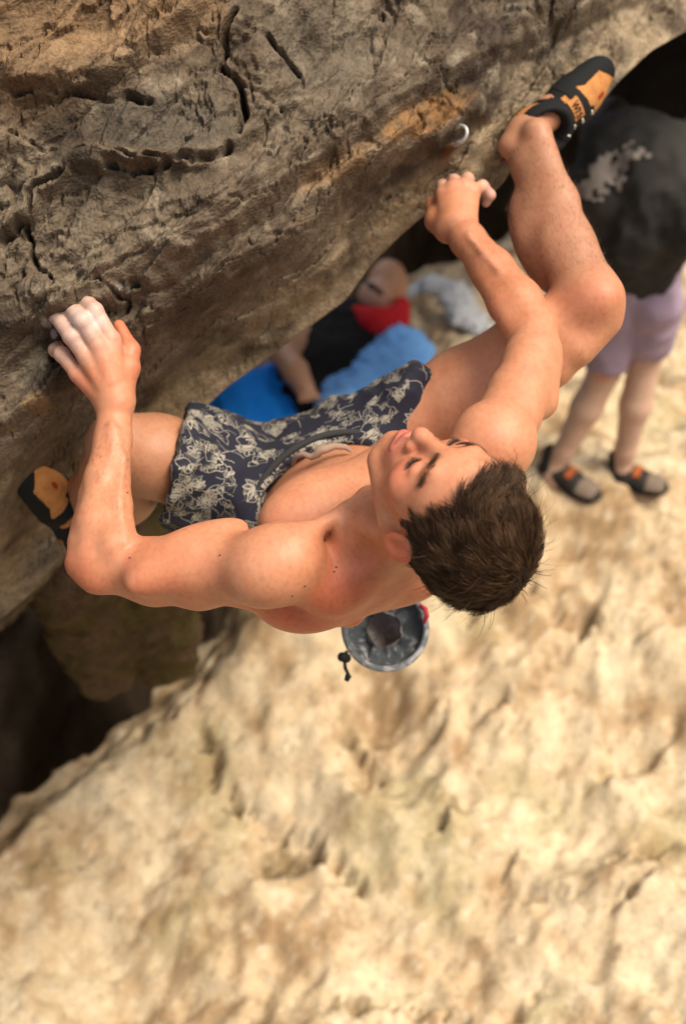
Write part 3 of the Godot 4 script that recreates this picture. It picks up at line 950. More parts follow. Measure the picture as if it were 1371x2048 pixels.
	for mo in moles:
		var sp := SphereMesh.new(); sp.radius = 0.0019; sp.height = 0.0018; sp.radial_segments = 10; sp.rings = 5
		var at := surface(s, P(mo[0], mo[1], 1.35), (P(mo[0], mo[1], 2.0) - EYE).normalized())
		put("mole", sp, plain("mole skin", Color(0.17, 0.06, 0.03), 0.6), root, at - hip).look_at_from_position(at, EYE)
	build_shorts(root, hip, gather(cloth), tb)
	build_hair(root, hip, gather(cap))
	stage("climber")
	shoe(root, hip, P(1002, 286, 2.245), P(1210, 136, 2.30), cam_dir(Vector3(0.34, -0.50, 0.80)), true)
	shoe(root, hip, P(158, 1078, 2.32), P(36, 926, 2.145), cam_dir(Vector3(0.50, 0.05, 0.86)), false)
	stage("shoes")

func body_hair(root: Node3D, hip: Vector3, bg: Geo, a: Vector3, b: Vector3, reach: float, count: int, long: float):
	var near := PackedInt32Array()
	for k in bg.v.size():
		if Geometry3D.get_closest_point_to_segment(bg.v[k], a, b).distance_to(bg.v[k]) < reach: near.append(k)
	var g := Geo.new()
	var r := RandomNumberGenerator.new()
	r.seed = count
	var ab := b - a
	for j in count:
		var k := near[r.randi() % near.size()]
		var t := (bg.v[k] - a).dot(ab) / ab.length_squared()
		if t < 0.1 or t > 0.95: continue
		var n := bg.n[k]
		var dir := (ab.normalized() + n * 0.35 + Vector3(r.randfn(), r.randfn(), r.randfn()) * 0.35).normalized() * long * r.randf_range(0.6, 1.3)
		var p := bg.v[k] + Vector3(r.randfn(), r.randfn(), r.randfn()) * 0.002
		var w := dir.cross(n).normalized() * 0.00016
		var base := g.v.size()
		for q in [p - w, p + w, p + dir]:
			g.v.append(q); g.c.append(Color(0.09, 0.045, 0.022))
		g.i.append(base); g.i.append(base + 1); g.i.append(base + 2)
	var o := put("body_hair", g.mesh(hip), vcol("body hair", 0.7), root)
	o.set_meta("kind", "stuff")

func shorts_prims(tb: Basis, hip: Vector3, HL: Vector3, HRt: Vector3) -> Sdf:
	var s := Sdf.new()
	s.ell(hip, tb, Vector3(0.168, 0.115, 0.112), 0.04)
	s.ell(P(668, 1000, 2.14), tb, Vector3(0.140, 0.110, 0.104), 0.04)
	s.chain([HRt, P(935, 822, 2.125), P(1075, 722, 2.06)], [0.104, 0.108, 0.108], 0.04)
	s.cap(P(800, 910, 2.14), P(970, 835, 2.09), 0.085, 0.090, 0.04)
	s.chain([HL, P(410, 946, 2.16), P(310, 920, 2.08)], [0.104, 0.100, 0.096], 0.04)
	s.ball(P(505, 1030, 2.20), 0.098, 0.04)
	s.cap(P(520, 1010, 2.10), P(640, 960, 2.10), 0.07, 0.07, 0.04)
	# hems and waist: cut square, then hollowed so that the cloth stands off the leg
	var hr := P(905, 800, 2.14); var dr := (P(1070, 690, 2.07) - HRt).normalized()
	var hl := P(350, 938, 2.115); var dl := (P(310, 912, 2.08) - HL).normalized()
	s.keep_below(P(898, 806, 2.14), cam_dir(Vector3(0.76, 0.65, 0.05)))
	s.keep_below(P(350, 940, 2.115), cam_dir(Vector3(-0.95, 0.22, 0.12)))
	s.keep_below(P(640, 985, 2.055), tb.y)
	s.cut(hr + dr * 0.06, hr + dr * 0.20, 0.088, 0.088, 0.006)
	s.cut(hl - dl * 0.02, hl + dl * 0.14, 0.082, 0.080, 0.006)
	s.cut_ell(P(668, 1010, 2.04), tb, Vector3(0.133, 0.12, 0.096), 0.006)
	return s

func build_shorts(root: Node3D, hip: Vector3, g: Geo, tb: Basis):
	var n := noise(81, 7.0, 2, FastNoiseLite.TYPE_SIMPLEX_SMOOTH, FastNoiseLite.FRACTAL_RIDGED)
	for k in g.v.size():
		var p := g.v[k]
		g.v[k] += g.n[k] * (n.get_noise_3d(p.x * 0.7 + p.y * 0.5, p.y * 1.3, p.z) * 0.009)
	g.normals()
	g.c = PackedColorArray()
	var o := put("shorts", g.mesh(hip), shorts_material(), root)
	# drawstring bow at the waist
	var cord := Geo.new()
	cord.tube(pts([586, 930, 2.02, 590, 914, 2.0, 606, 908, 1.995, 622, 914, 1.99, 634, 908, 1.985, 640, 900, 1.982, 650, 898, 1.982, 668, 892, 1.99, 690, 894, 1.995, 702, 902, 2.0]), [0.003, 0.005, 0.005, 0.0055, 0.007, 0.008, 0.007, 0.0055, 0.005, 0.003], Color(0.27, 0.18, 0.135), 8)
	var band := Geo.new()
	var ring := []; var rr := []
	var mid := P(656, 996, 2.075)
	for k in 61:
		var an := TAU * k / 60.0
		ring.append(mid + tb.x * cos(an) * 0.135 + tb.z * sin(an) * 0.1); rr.append(0.0058)
	band.tube(ring, rr, Color(0.022, 0.023, 0.026), 8)
	put("waistband", band.mesh(hip), vcol("cord", 0.9), o)
	put("drawstring", cord.mesh(hip), vcol("cord", 0.9), o)

func stroke(im: Image, a: PackedVector2Array, w: int, col: Color):
	var sz := im.get_width()
	for k in a.size() - 1:
		var m := int(a[k].distance_to(a[k + 1])) + 1
		for j in m:
			var q := a[k].lerp(a[k + 1], float(j) / m)
			for ox in [-sz, 0, sz]:
				for oy in [-sz, 0, sz]:
					if q.x + ox > -9 and q.x + ox < sz + 9 and q.y + oy > -9 and q.y + oy < sz + 9:
						im.fill_rect(Rect2i(int(q.x) + ox - w / 2, int(q.y) + oy - w / 2, w, w), col)

func shorts_material() -> StandardMaterial3D:
	var sz := 1024
	var im := Image.create_empty(sz, sz, false, Image.FORMAT_RGB8)
	im.fill(Color8(19, 20, 38))
	var r := RandomNumberGenerator.new()
	r.seed = 5
	var ink := Color8(158, 151, 138)
	for k in 92:
		var o := Vector2(r.randf() * sz, r.randf() * sz)
		var turn := r.randf() * TAU
		var size := r.randf_range(50, 120)
		var kind := r.randi() % 4
		var col := ink.darkened(r.randf() * 0.25)
		if kind < 2:                                     # leaf or fish outlines, some filled
			var up := PackedVector2Array(); var dn := PackedVector2Array()
			var fat := r.randf_range(0.18, 0.34)
			var bend := r.randf_range(-0.3, 0.3)
			for j in 21:
				var t := j / 20.0
				var y := sin(t * PI) * fat * (1.0 + 0.25 * sin(t * 17.0 + k))
				up.append(o + (Vector2(t - 0.5, y + bend * t * t) * size * 2.0).rotated(turn))
				dn.append(o + (Vector2(t - 0.5, -y + bend * t * t) * size * 2.0).rotated(turn))
			if kind == 1:
				for j in range(1, 20):
					if r.randf() < 0.3: stroke(im, PackedVector2Array([up[j], dn[j].lerp(up[j], r.randf() * 0.6)]), 9, col)
			else:
				for j in range(3, 18, 2): stroke(im, PackedVector2Array([up[j].lerp(dn[j], 0.5), up[j - 1].lerp(dn[j - 1], 0.15)]), 3, col)
			stroke(im, up, 5, col); stroke(im, dn, 5, col)
		elif kind == 2:                                  # waving stems
			var c := PackedVector2Array()
			for j in 30:
				var t := j / 29.0
				c.append(o + Vector2((t - 0.5) * size * 3.2, sin(t * r.randf_range(6.8, 7.2)) * size * 0.35).rotated(turn))
			stroke(im, c, 5, col)
		else:                                            # splayed petals
			for j in 5:
				var c := PackedVector2Array()
				for q in 12:
					var t := q / 11.0
					c.append(o + Vector2(t * size, sin(t * PI) * size * 0.22).rotated(turn + j * 0.55))
				for q in range(11, -1, -1):
					var t := q / 11.0
					c.append(o + Vector2(t * size, -sin(t * PI) * size * 0.12).rotated(turn + j * 0.55))
				stroke(im, c, 4 if j % 2 == 0 else 8, col)
	var m := StandardMaterial3D.new()
	m.resource_name = "printed cotton"
	im.generate_mipmaps()
	m.albedo_texture = tex(im)
	m.roughness = 0.9
	m.uv1_triplanar = true
	m.uv1_triplanar_sharpness = 12.0
	m.uv1_scale = Vector3.ONE * 4.9
	return m

func hair_prims() -> Sdf:                               # a close cap under the strands
	var ax := Basis(HR, HU, HF)
	var s := Sdf.new()
	s.ell(hp(0, 0.026, -0.014), ax, Vector3(0.0760, 0.0880, 0.0960), 0.01)
	s.keep_below(hp(0, 0.076, 0.050), (HF * 0.86 - HU * 0.5), 0.010)
	s.keep_below(hp(0, -0.052, -0.05), -HU * 0.85 + HF * 0.5, 0.012)
	for e in [-1, 1]: s.cut_ell(hp(0.085 * e, -0.022, 0.022), ax, Vector3(0.02, 0.055, 0.045), 0.01)
	return s

func build_hair(root: Node3D, hip: Vector3, g: Geo):
	var n := noise(91, 30.0, 2)
	var n2 := noise(92, 55.0, 2)
	for k in g.v.size(): g.v[k] += g.n[k] * (n.get_noise_3dv(g.v[k]) * 0.006)
	g.normals()
	for k in g.v.size():
		var t := clampf(0.5 + n2.get_noise_3dv(g.v[k]), 0, 1)
		g.c[k] = Color(0.020, 0.012, 0.007).lerp(Color(0.045, 0.028, 0.017), t)
	g.n = PackedVector3Array()
	# strands
	var r := RandomNumberGenerator.new()
	r.seed = 3
	var whorl := Vector3(0.012, 0.095, -0.062)
	var count := 0
	while count < 34000:
		var d := Vector3(r.randfn(), r.randfn(), r.randfn()).normalized()
		var q := Vector3(d.x * 0.0745, d.y * 0.0865 + 0.024, d.z * 0.0945 - 0.013)
		# hairline
		if q.z > 0.035:
			var front := 0.072 - 0.28 * maxf(absf(q.x) - 0.02, 0.0) + 0.008 * n.get_noise_2d(q.x * 2.0, 3.0)
			if q.y < front: continue
		if q.z <= 0.035 and q.z > 0.012 and q.y < -0.035: continue
		if q.z <= 0.012 and q.z > -0.035 and q.y < 0.004: continue
		if q.z <= -0.035 and q.y < -0.060: continue
		count += 1
		var nor := Vector3(d.x / 0.077, d.y / 0.090, d.z / 0.098).normalized()
		var away := (q - whorl)
		var flow := (away - nor * away.dot(nor))
		if flow.length() < 0.004: flow = Vector3(r.randfn(), 0, r.randfn())
		flow = flow.normalized()
		var top := smoothstep(-0.02, 0.07, q.y)
		flow = (flow + Vector3(0.9, 0, -0.25) * top * smoothstep(0.0, 0.05, q.z)).normalized()
		var wp := hp(q.x, q.y, q.z)
		var cl := Vector3(n.get_noise_3dv(wp), n.get_noise_3dv(wp + Vector3(7, 3, 1)), n.get_noise_3dv(wp + Vector3(1, 9, 4)))
		flow = (flow + cl * 1.1 + Vector3(r.randfn(), r.randfn(), r.randfn()) * 0.10).normalized()
		flow = (flow - nor * flow.dot(nor)).normalized()
		var long := lerpf(0.013, 0.026, top) * r.randf_range(0.6, 1.25)
		var lift := lerpf(0.10, 0.28, top) + cl.x * 0.45 + 0.35 * top * smoothstep(0.01, 0.05, q.z)
		if r.randf() < 0.015:
			long *= 1.25; lift += r.randf_range(0.1, 0.6); flow = (flow + Vector3(r.randfn(), r.randfn(), r.randfn()) * 0.5).normalized()
		var wide := r.randf_range(0.00035, 0.0007)
		var side := flow.cross(nor).rotated(flow, r.randf_range(-0.7, 0.7))
		var shade := clampf(0.45 + n2.get_noise_3dv(wp) * 0.7 + r.randfn() * 0.18, 0, 1)
		var col := Color(0.022, 0.0115, 0.006).lerp(Color(0.125, 0.068, 0.036), shade * shade)
		var base := g.v.size()
		for k in 4:
			var t := k / 3.0
			var p := q + nor * (0.003 + long * lift * sin(t * 1.9) * 0.8 - long * 0.10 * t * t) + flow * long * t
			var w := side * wide * (1.0 - 0.8 * t)
			g.v.append(hp(p.x - w.x, p.y - w.y, p.z - w.z)); g.v.append(hp(p.x + w.x, p.y + w.y, p.z + w.z))
			g.c.append(col); g.c.append(col)
			if k: g.quad(base + k * 2 - 2, base + k * 2 - 1, base + k * 2 + 1, base + k * 2)
	var m := vcol("hair", 0.62)
	m.metallic_specular = 0.28
	put("hair", g.mesh(hip), m, root)
	# brows and lashes
	for e in [-1, 1]:
		var b := Geo.new()
		for k in 480:
			var t := r.randf()
			var p := Vector3(lerpf(0.012, 0.050, t) * e, 0.0135 + 0.007 * sin(t * 2.4) + r.randfn() * 0.0024, 0.0985 - 0.026 * t * t)
			var dir := Vector3(0.8 * e, 0.35 - 0.6 * t, 0.1 - 0.5 * t).normalized() * r.randf_range(0.006, 0.010)
			var w := Vector3(0, 0.0005, 0.0001)
			var base := b.v.size()
			for q in [p - w, p + w, p + dir + Vector3(0, 0, 0.001)]:
				b.v.append(hp(q.x, q.y, q.z)); b.c.append(Color(0.11, 0.062, 0.035))
			b.i.append(base); b.i.append(base + 1); b.i.append(base + 2)
		put("eyebrow", b.mesh(hip), m, root)
	for e in [-1, 1]:
		var l := Geo.new()
		var line := []; var rad := []
		for k in 9:
			var t := k / 8.0
			line.append(hp((0.0195 + 0.026 * t) * e, -0.0125 + 0.0015 * cos(t * PI) - 0.003 * sin(t * PI), 0.0835 + 0.0068 * sin(t * PI) - 0.004 * t)); rad.append(0.0007 + 0.0007 * sin(t * PI))
		l.tube(line, rad, Color(0.02, 0.012, 0.008), 6)
		for k in 60:
			var t := r.randf_range(0.1, 1.0)
			var p := Vector3((0.0195 + 0.026 * t) * e, -0.0125 + 0.0015 * cos(t * PI) - 0.003 * sin(t * PI), 0.0840 + 0.0068 * sin(t * PI) - 0.004 * t)
			var dir := Vector3((t - 0.4) * 0.6 * e, -0.75, 0.6).normalized() * 0.0065
			var base := l.v.size()
			for q in [p - Vector3(0.0004, 0, 0), p + Vector3(0.0004, 0, 0), p + dir]:
				l.v.append(hp(q.x, q.y, q.z)); l.c.append(Color(0.02, 0.012, 0.008))
			l.i.append(base); l.i.append(base + 1); l.i.append(base + 2)
		put("eyelashes", l.mesh(hip), m, root)


# ---------------------------------------------------------------- climbing shoes
func part_sheet(g: Geo, X: Transform3D, inside: Callable, off: float) -> Geo:   # the faces whose middle lies in a region, lifted off the surface
	var o := Geo.new()
	var map := {}
	var inv := X.affine_inverse()
	for k in range(0, g.i.size(), 6):
		var mid := Vector3.ZERO
		for j in [0, 1, 2, 5]: mid += g.v[g.i[k + j]] * 0.25
		if not inside.call(inv * mid): continue
		for j in 6:
			var a := g.i[k + j]
			if not map.has(a):
				map[a] = o.v.size()
				o.v.append(g.v[a] + g.n[a] * off)
			o.i.append(map[a])
	# a rim that turns down to the surface
	var edge := {}
	for k in range(0, o.i.size(), 3):
		for j in 3:
			var a := o.i[k + j]; var b := o.i[k + (j + 1) % 3]
			if edge.has(Vector2i(b, a)): edge.erase(Vector2i(b, a))
			else: edge[Vector2i(a, b)] = true
	var back := {}
	for a in map: back[map[a]] = a
	for e in edge:
		var base := o.v.size()
		for q in [e.x, e.y]: o.v.append(o.v[q])
		for q in [e.y, e.x]: o.v.append(g.v[back[q]] - g.n[back[q]] * 0.001)
		o.quad(base, base + 3, base + 2, base + 1)
	return o

func shoe(root: Node3D, hip: Vector3, heel: Vector3, toe: Vector3, instep: Vector3, is_right: bool):
	var hand := 1.0
	var X := (toe - heel).normalized()
	var Y := (instep - X * instep.dot(X)).normalized()
	var Z := X.cross(Y)
	var L := heel.distance_to(toe)
	var bs := Basis(X, Y, Z)
	var T := Transform3D(bs, heel)
	var k := L / 0.25
	var s := Sdf.new()
	var W := func(x: float, y: float, z: float) -> Vector3: return T * (Vector3(x, y, z) * k)
	s.ell(W.call(0.036, 0.028, 0), bs, Vector3(0.040, 0.034, 0.032) * k, 0.02)
	s.cap(W.call(0.045, 0.034, 0), W.call(0.13, 0.032, 0.0), 0.035 * k, 0.036 * k, 0.02)
	s.ell(W.call(0.160, 0.022, 0.002 * hand), bs, Vector3(0.062, 0.032, 0.044) * k, 0.02)
	s.ell(W.call(0.208, 0.016, -0.006 * hand), bs, Vector3(0.044, 0.021, 0.033) * k, 0.015)
	s.cap(W.call(0.050, 0.045, 0), W.call(0.056, 0.085, 0), 0.041 * k, 0.043 * k, 0.02)
	s.keep_below(W.call(0.05, 0.064, 0), Y * 0.9 - X * 0.25, 0.006)
	s.keep_below(W.call(0.05, -0.002, 0), -Y, 0.010)
	s.cut(W.call(0.053, 0.04, 0), W.call(0.058, 0.12, 0), 0.034 * k, 0.040 * k, 0.004)
	var jobs := s.whole(0.0024)
	run_jobs(jobs)
	var g := gather(jobs)
	g.c = PackedColorArray()
	var suede := plain("tan suede", Color(0.50, 0.215, 0.070), 0.85)
	if not suede.albedo_texture:
		suede.albedo_texture = tex(mix_images(noise_image(noise(101, 0.03, 4), 256), noise_image(noise(102, 0.15, 3), 256), 0.5, 0.5, 0.65, 1.2))
		suede.uv1_triplanar = true; suede.uv1_scale = Vector3.ONE * 8.0
	var rubber := plain("black rubber", Color(0.0075, 0.0085, 0.009), 0.8)
	var web := plain("black webbing", Color(0.010, 0.010, 0.011), 0.85)
	var o := put("shoe", g.mesh(hip), suede, root)
	o.set_meta("label", "tan and black climbing shoe " + ("smearing on the rock beside the bolt ring" if is_right else "standing on the rock below the elbow"))
	var rand := part_sheet(g, T, func(p: Vector3) -> bool:
		var q := p / k
		return q.y < 0.012 + 0.020 * smoothstep(0.03, 0.005, q.x) or (q.x > 0.075 and q.z < -0.025 + 1.0 * maxf(0.0, q.x - 0.208) and q.y < 0.050), 0.0022)
	put("rubber_rand", rand.mesh(hip), rubber, o)
	var straps := [[0.086, 0.106], [0.126, 0.148]]
	for st in straps:
		var b := part_sheet(g, T, func(p: Vector3) -> bool:
			var q := p / k
			return q.x > st[0] + 0.25 * q.z and q.x < st[1] + 0.25 * q.z and q.y > 0.019, 0.0032)
		put("strap", b.mesh(hip), web, o)
	var flap := part_sheet(g, T, func(p: Vector3) -> bool:
		var q := p / k
		return q.x > 0.078 and q.x < 0.160 and q.y > 0.02 and q.z > 0.012 and q.z < 0.030, 0.0042)
	put("closure_flap", flap.mesh(hip), web, o)
	var collar := part_sheet(g, T, func(p: Vector3) -> bool:
		var q := p / k
		return (q.y > 0.044 and q.x < 0.105) or (q.x < 0.03 and q.y > 0.03), 0.0030)
	put("collar", collar.mesh(hip), web, o)
	# white lace loops on the flap, a red mark on the toe, pull loops at the heel
	var white := plain("white cord", Color(0.62, 0.60, 0.52), 0.7)
	for x in [0.082, 0.104, 0.124, 0.150]:
		var e := Geo.new()
		e.tube([surface(s, W.call(x, 0.09, 0.016 * hand), -Y) + Y * 0.006, surface(s, W.call(x + 0.002, 0.09, 0.024 * hand), -Y) + Y * 0.006], [0.0022, 0.0022], Color.WHITE, 6)
		e.c = PackedColorArray()
		put("lace_loop", e.mesh(hip), white, o)
	var red := plain("red mark", Color(0.28, 0.035, 0.012), 0.7)
	var mk := part_sheet(g, T, func(p: Vector3) -> bool:
		var q := p / k
		return absf(q.x - 0.190) < 0.008 and absf(q.z - 0.012) < 0.0042 and q.y > 0.02, 0.0008)
	put("toe_mark", mk.mesh(hip), red, o)
	for e in 2:
		var loop := Geo.new()
		var a: Vector3 = W.call(-0.003 + 0.012 * e, 0.045, 0.006 - 0.018 * e)
		loop.tube([a, a - X * 0.012 + Y * (0.008 + 0.008 * e), a - X * 0.026 + Y * 0.004, a - X * 0.034 - Y * 0.004, a - X * 0.02 - Y * 0.008, a - Y * 0.008], [0.0022, 0.0026, 0.0026, 0.0026, 0.0026, 0.002], Color.WHITE, 6)
		loop.c = PackedColorArray()
		put("pull_loop", loop.mesh(hip), plain("wine red tape", Color(0.13, 0.03, 0.035), 0.6), o)
	# tag with lettering between the straps
	if is_right:
		var tp := part_sheet(g, T, func(p: Vector3) -> bool:
			var q := p / k
			return q.x > 0.106 and q.x < 0.130 and q.y > 0.03 and q.z * hand > -0.022 and q.z * hand < 0.010, 0.0050)
		put("tag", tp.mesh(hip), suede, o)
		var tm := TextMesh.new()
		var ft := SystemFont.new(); ft.font_names = PackedStringArray(["Droid Sans"])
		tm.font = ft; tm.text = "WIS"; tm.font_size = 16; tm.pixel_size = 0.0011; tm.depth = 0.0012
		var base := surface(s, W.call(0.118, 0.09, -0.006 * hand), -Y)
		var nrm := (base - surface(s, W.call(0.118, 0.09, 0.0), -Y)).normalized().cross(X)
		if nrm.dot(Y) < 0: nrm = -nrm
		var tx := Z * hand; tx = (tx - nrm * tx.dot(nrm)).normalized()
		var lt := put("lettering", tm, web, o)
		lt.transform = Transform3D(Basis(tx, nrm.cross(tx), nrm), base + nrm * 0.0062 - hip)

func surface(s: Sdf, from: Vector3, dir: Vector3) -> Vector3:     # where a line meets a body
	var idx := s.all()
	var p := from
	for j in 60:
		var d := s.f(p, idx)
		if d < 0.0004: break
		p += dir * d * 0.8
	return p

# ---------------------------------------------------------------- gear
func build_chalk_bag():
	var c := P(770, 1256, 2.20)
	var ax := cam_dir(Vector3(0.02, 0.20, 0.98))
	var sx := Vector3.RIGHT; sx = (sx - ax * sx.dot(ax)).normalized()
	var sy := ax.cross(sx)
	var root := thing("chalk_bag", c, "grey chalk dusted chalk bag hanging open behind the climber", "chalk bag")
	var n := noise(111, 60.0, 3); var n2 := noise(112, 22.0, 2); var n3 := noise(113, 0.9, 2)
	var R := 0.073
	var make := func(prof: Array, fold: float, col: Color, dust: float) -> Geo:
		var g := Geo.new()
		var m := 72
		for q in prof:
			for j in m + 1:
				var an := TAU * j / m
				var wob: float = fold * q[2] * (n3.get_noise_3d(cos(an) * 1.2, sin(an) * 1.2, q[0] * 9.0) * 2.2 + n3.get_noise_3d(cos(an) * 3.1, sin(an) * 3.1, 5.0 + q[0] * 14.0) * 1.2)
				var rr: float = q[0] + wob
				var p: Vector3 = (sx * cos(an) + sy * sin(an)) * rr + ax * (q[1] + wob * 0.9)
				g.v.append(p)
				var t: float = smoothstep(0.0, 0.45, n.get_noise_3dv(p) + 0.6 * n2.get_noise_3dv(p) + dust - 0.3)
				g.c.append(col.lerp(Color(0.40, 0.40, 0.40), t * 0.65))
		g.grid(m + 1, prof.size())
		return g
	var cloth := vcol("chalky cloth", 0.9)
	var body := []
	for j in 15:
		var t := j / 14.0
		body.append([R * (1.0 - 0.22 * t) * (1.0 - 0.9 * smoothstep(0.8, 1.0, t)), -0.004 - 0.15 * t, 0.35 * t])
	put("bag_body", make.call(body, 0.006, Color(0.05, 0.055, 0.06), 0.0).mesh(), cloth, root)
	var rim := []
	for j in 13:
		var an := PI * (1.0 - 2.0 * j / 12.0)
		rim.append([R - 0.002 + 0.0055 * cos(an), 0.0055 * sin(an), 0.0])
	put("rim", make.call(rim, 0.0, Color(0.10, 0.11, 0.12), 0.30).mesh(), cloth, root)
	var lining := []
	for j in 20:
		var t := j / 19.0
		lining.append([lerpf(R - 0.004, 0.030, smoothstep(0, 1, t)), -0.004 - 0.020 * t - 0.014 * sin(t * PI), 0.3 + sin(t * PI) * 1.0])
	put("lining", make.call(lining, 0.0075, Color(0.045, 0.052, 0.060), 0.06).mesh(), cloth, root)
	var pouch := []
	for j in 16:
		var t := j / 15.0
		pouch.append([lerpf(0.030, 0.040, sin(t * PI)) * (1.0 - smoothstep(0.6, 1.0, t)), -0.024 - 0.085 * t, 0.4])
	put("chalk_pouch", make.call(pouch, 0.005, Color(0.20, 0.165, 0.15), 0.2).mesh(), cloth, root)
	var black := plain("black cord", Color(0.012, 0.012, 0.013), 0.6)
	var cd := Geo.new()
	cd.tube([P(693, 1302, 2.17) - c, P(688, 1318, 2.165) - c, P(690, 1336, 2.165) - c, P(697, 1350, 2.165) - c, P(692, 1360, 2.165) - c], [0.003, 0.003, 0.0032, 0.003, 0.004], Color.WHITE, 7)
	cd.c = PackedColorArray()
	put("cord", cd.mesh(), black, root)
	var tg := CapsuleMesh.new(); tg.radius = 0.0085; tg.height = 0.026; tg.radial_segments = 16; tg.rings = 6
	var to := put("toggle", tg, black, root, P(688, 1315, 2.16) - c)
	to.rotation_degrees = Vector3(20, 10, 50)
	var kn := Geo.new()
	kn.tube([P(697, 1350, 2.165) - c, P(692, 1362, 2.165) - c], [0.006, 0.004], Color.WHITE, 8); kn.c = PackedColorArray()
	put("knot", kn.mesh(), black, root)
	var lp := Geo.new()
	lp.tube([P(840, 1212, 2.17) - c, P(850, 1218, 2.155) - c, P(853, 1232, 2.16) - c, P(848, 1246, 2.17) - c], [0.004, 0.0045, 0.0045, 0.003], Color.WHITE, 8); lp.c = PackedColorArray()
	put("belt_loop", lp.mesh(), plain("red webbing", Color(0.38, 0.035, 0.05), 0.7), root)

func build_bolt():
	var c := P(920, 268, 2.115)
	var root := thing("bolt_ring", c, "steel ring bolt glued into the rock below the shoe", "bolt")
	var steel := plain("worn steel", Color(0.46, 0.44, 0.41), 0.5, 0.6)
	var g := Geo.new()
	var line := []; var rad := []
	var a := cam_dir(Vector3(0.75, 0.15, 0.55)); var b := cam_dir(Vector3(-0.1, 1.0, 0.0))
	for j in 22:
		var an := deg_to_rad(-105.0 + 210.0 * j / 21.0)
		line.append(a * cos(an) * 0.0145 + b * sin(an) * 0.0135 - a * 0.002); rad.append(0.0034)
	var into := cam_dir(Vector3(-0.5, -0.1, -0.85)) * 0.04
	line.push_front(line[0] + into); rad.push_front(0.0034)
	line.append(line[-1] + into); rad.append(0.0034)
	g.tube(line, rad, Color.WHITE, 12)
	g.c = PackedColorArray()
	put("ring", g.mesh(), steel, root)
	var gl := Geo.new()
	gl.tube([line[1] + into * 0.3, line[1] + into * 1.0], [0.006, 0.010], Color.WHITE, 10); gl.c = PackedColorArray()
	put("rust_collar", gl.mesh(), plain("rusty glue", Color(0.13, 0.055, 0.022), 0.9), root)

# ---------------------------------------------------------------- people and things on the ground behind
func folded(called: String, line: Array, wid: Array, col: Color, label: String, category: String, lump: float, s: int):
	# a rumpled strip of cloth lying along a line
	var c: Vector3 = line[line.size() / 2]
	var cv := Curve3D.new()
	for p in line: cv.add_point(p)
	for k in line.size():
		var t: Vector3 = (line[mini(k + 1, line.size() - 1)] - line[maxi(k - 1, 0)]) * 0.22
		cv.set_point_in(k, -t); cv.set_point_out(k, t)
	var n := noise(s, 7.0, 3); var n2 := noise(s + 1, 16.0, 2, FastNoiseLite.TYPE_SIMPLEX_SMOOTH, FastNoiseLite.FRACTAL_RIDGED)
	var g := Geo.new()
	var m := 70; var w := 44
	var len := cv.get_baked_length()
	for k in m:
		var t := k / (m - 1.0)
		var p := cv.sample_baked(t * len, true)
		var dir := (cv.sample_baked(minf(t * len + 0.02, len), true) - cv.sample_baked(maxf(t * len - 0.02, 0), true)).normalized()
		var side := dir.cross(Vector3.UP).normalized()
		var nor := side.cross(dir)
		var ww: float = lerpf(wid[int(t * (wid.size() - 1.001))], wid[int(t * (wid.size() - 1.001)) + 1], fmod(t * (wid.size() - 1.001), 1.0))
		ww *= sqrt(clampf(minf(t, 1 - t) * 14.0, 0.05, 1.0))
		for j in w:
			var an := TAU * j / (w - 1)
			var q := p + side * cos(an) * ww + nor * sin(an) * ww * 0.42
			q += (side * cos(an) + nor * sin(an)) * (n.get_noise_3dv(q) * lump + n2.get_noise_3dv(q + Vector3(0, t, 0)) * lump * 0.7)
			g.v.append(q)
	g.grid(w, m)
	var o := put(called, g.mesh(c), plain(called + " cloth", col, 0.85), self, c)
	tag(o, label, category)

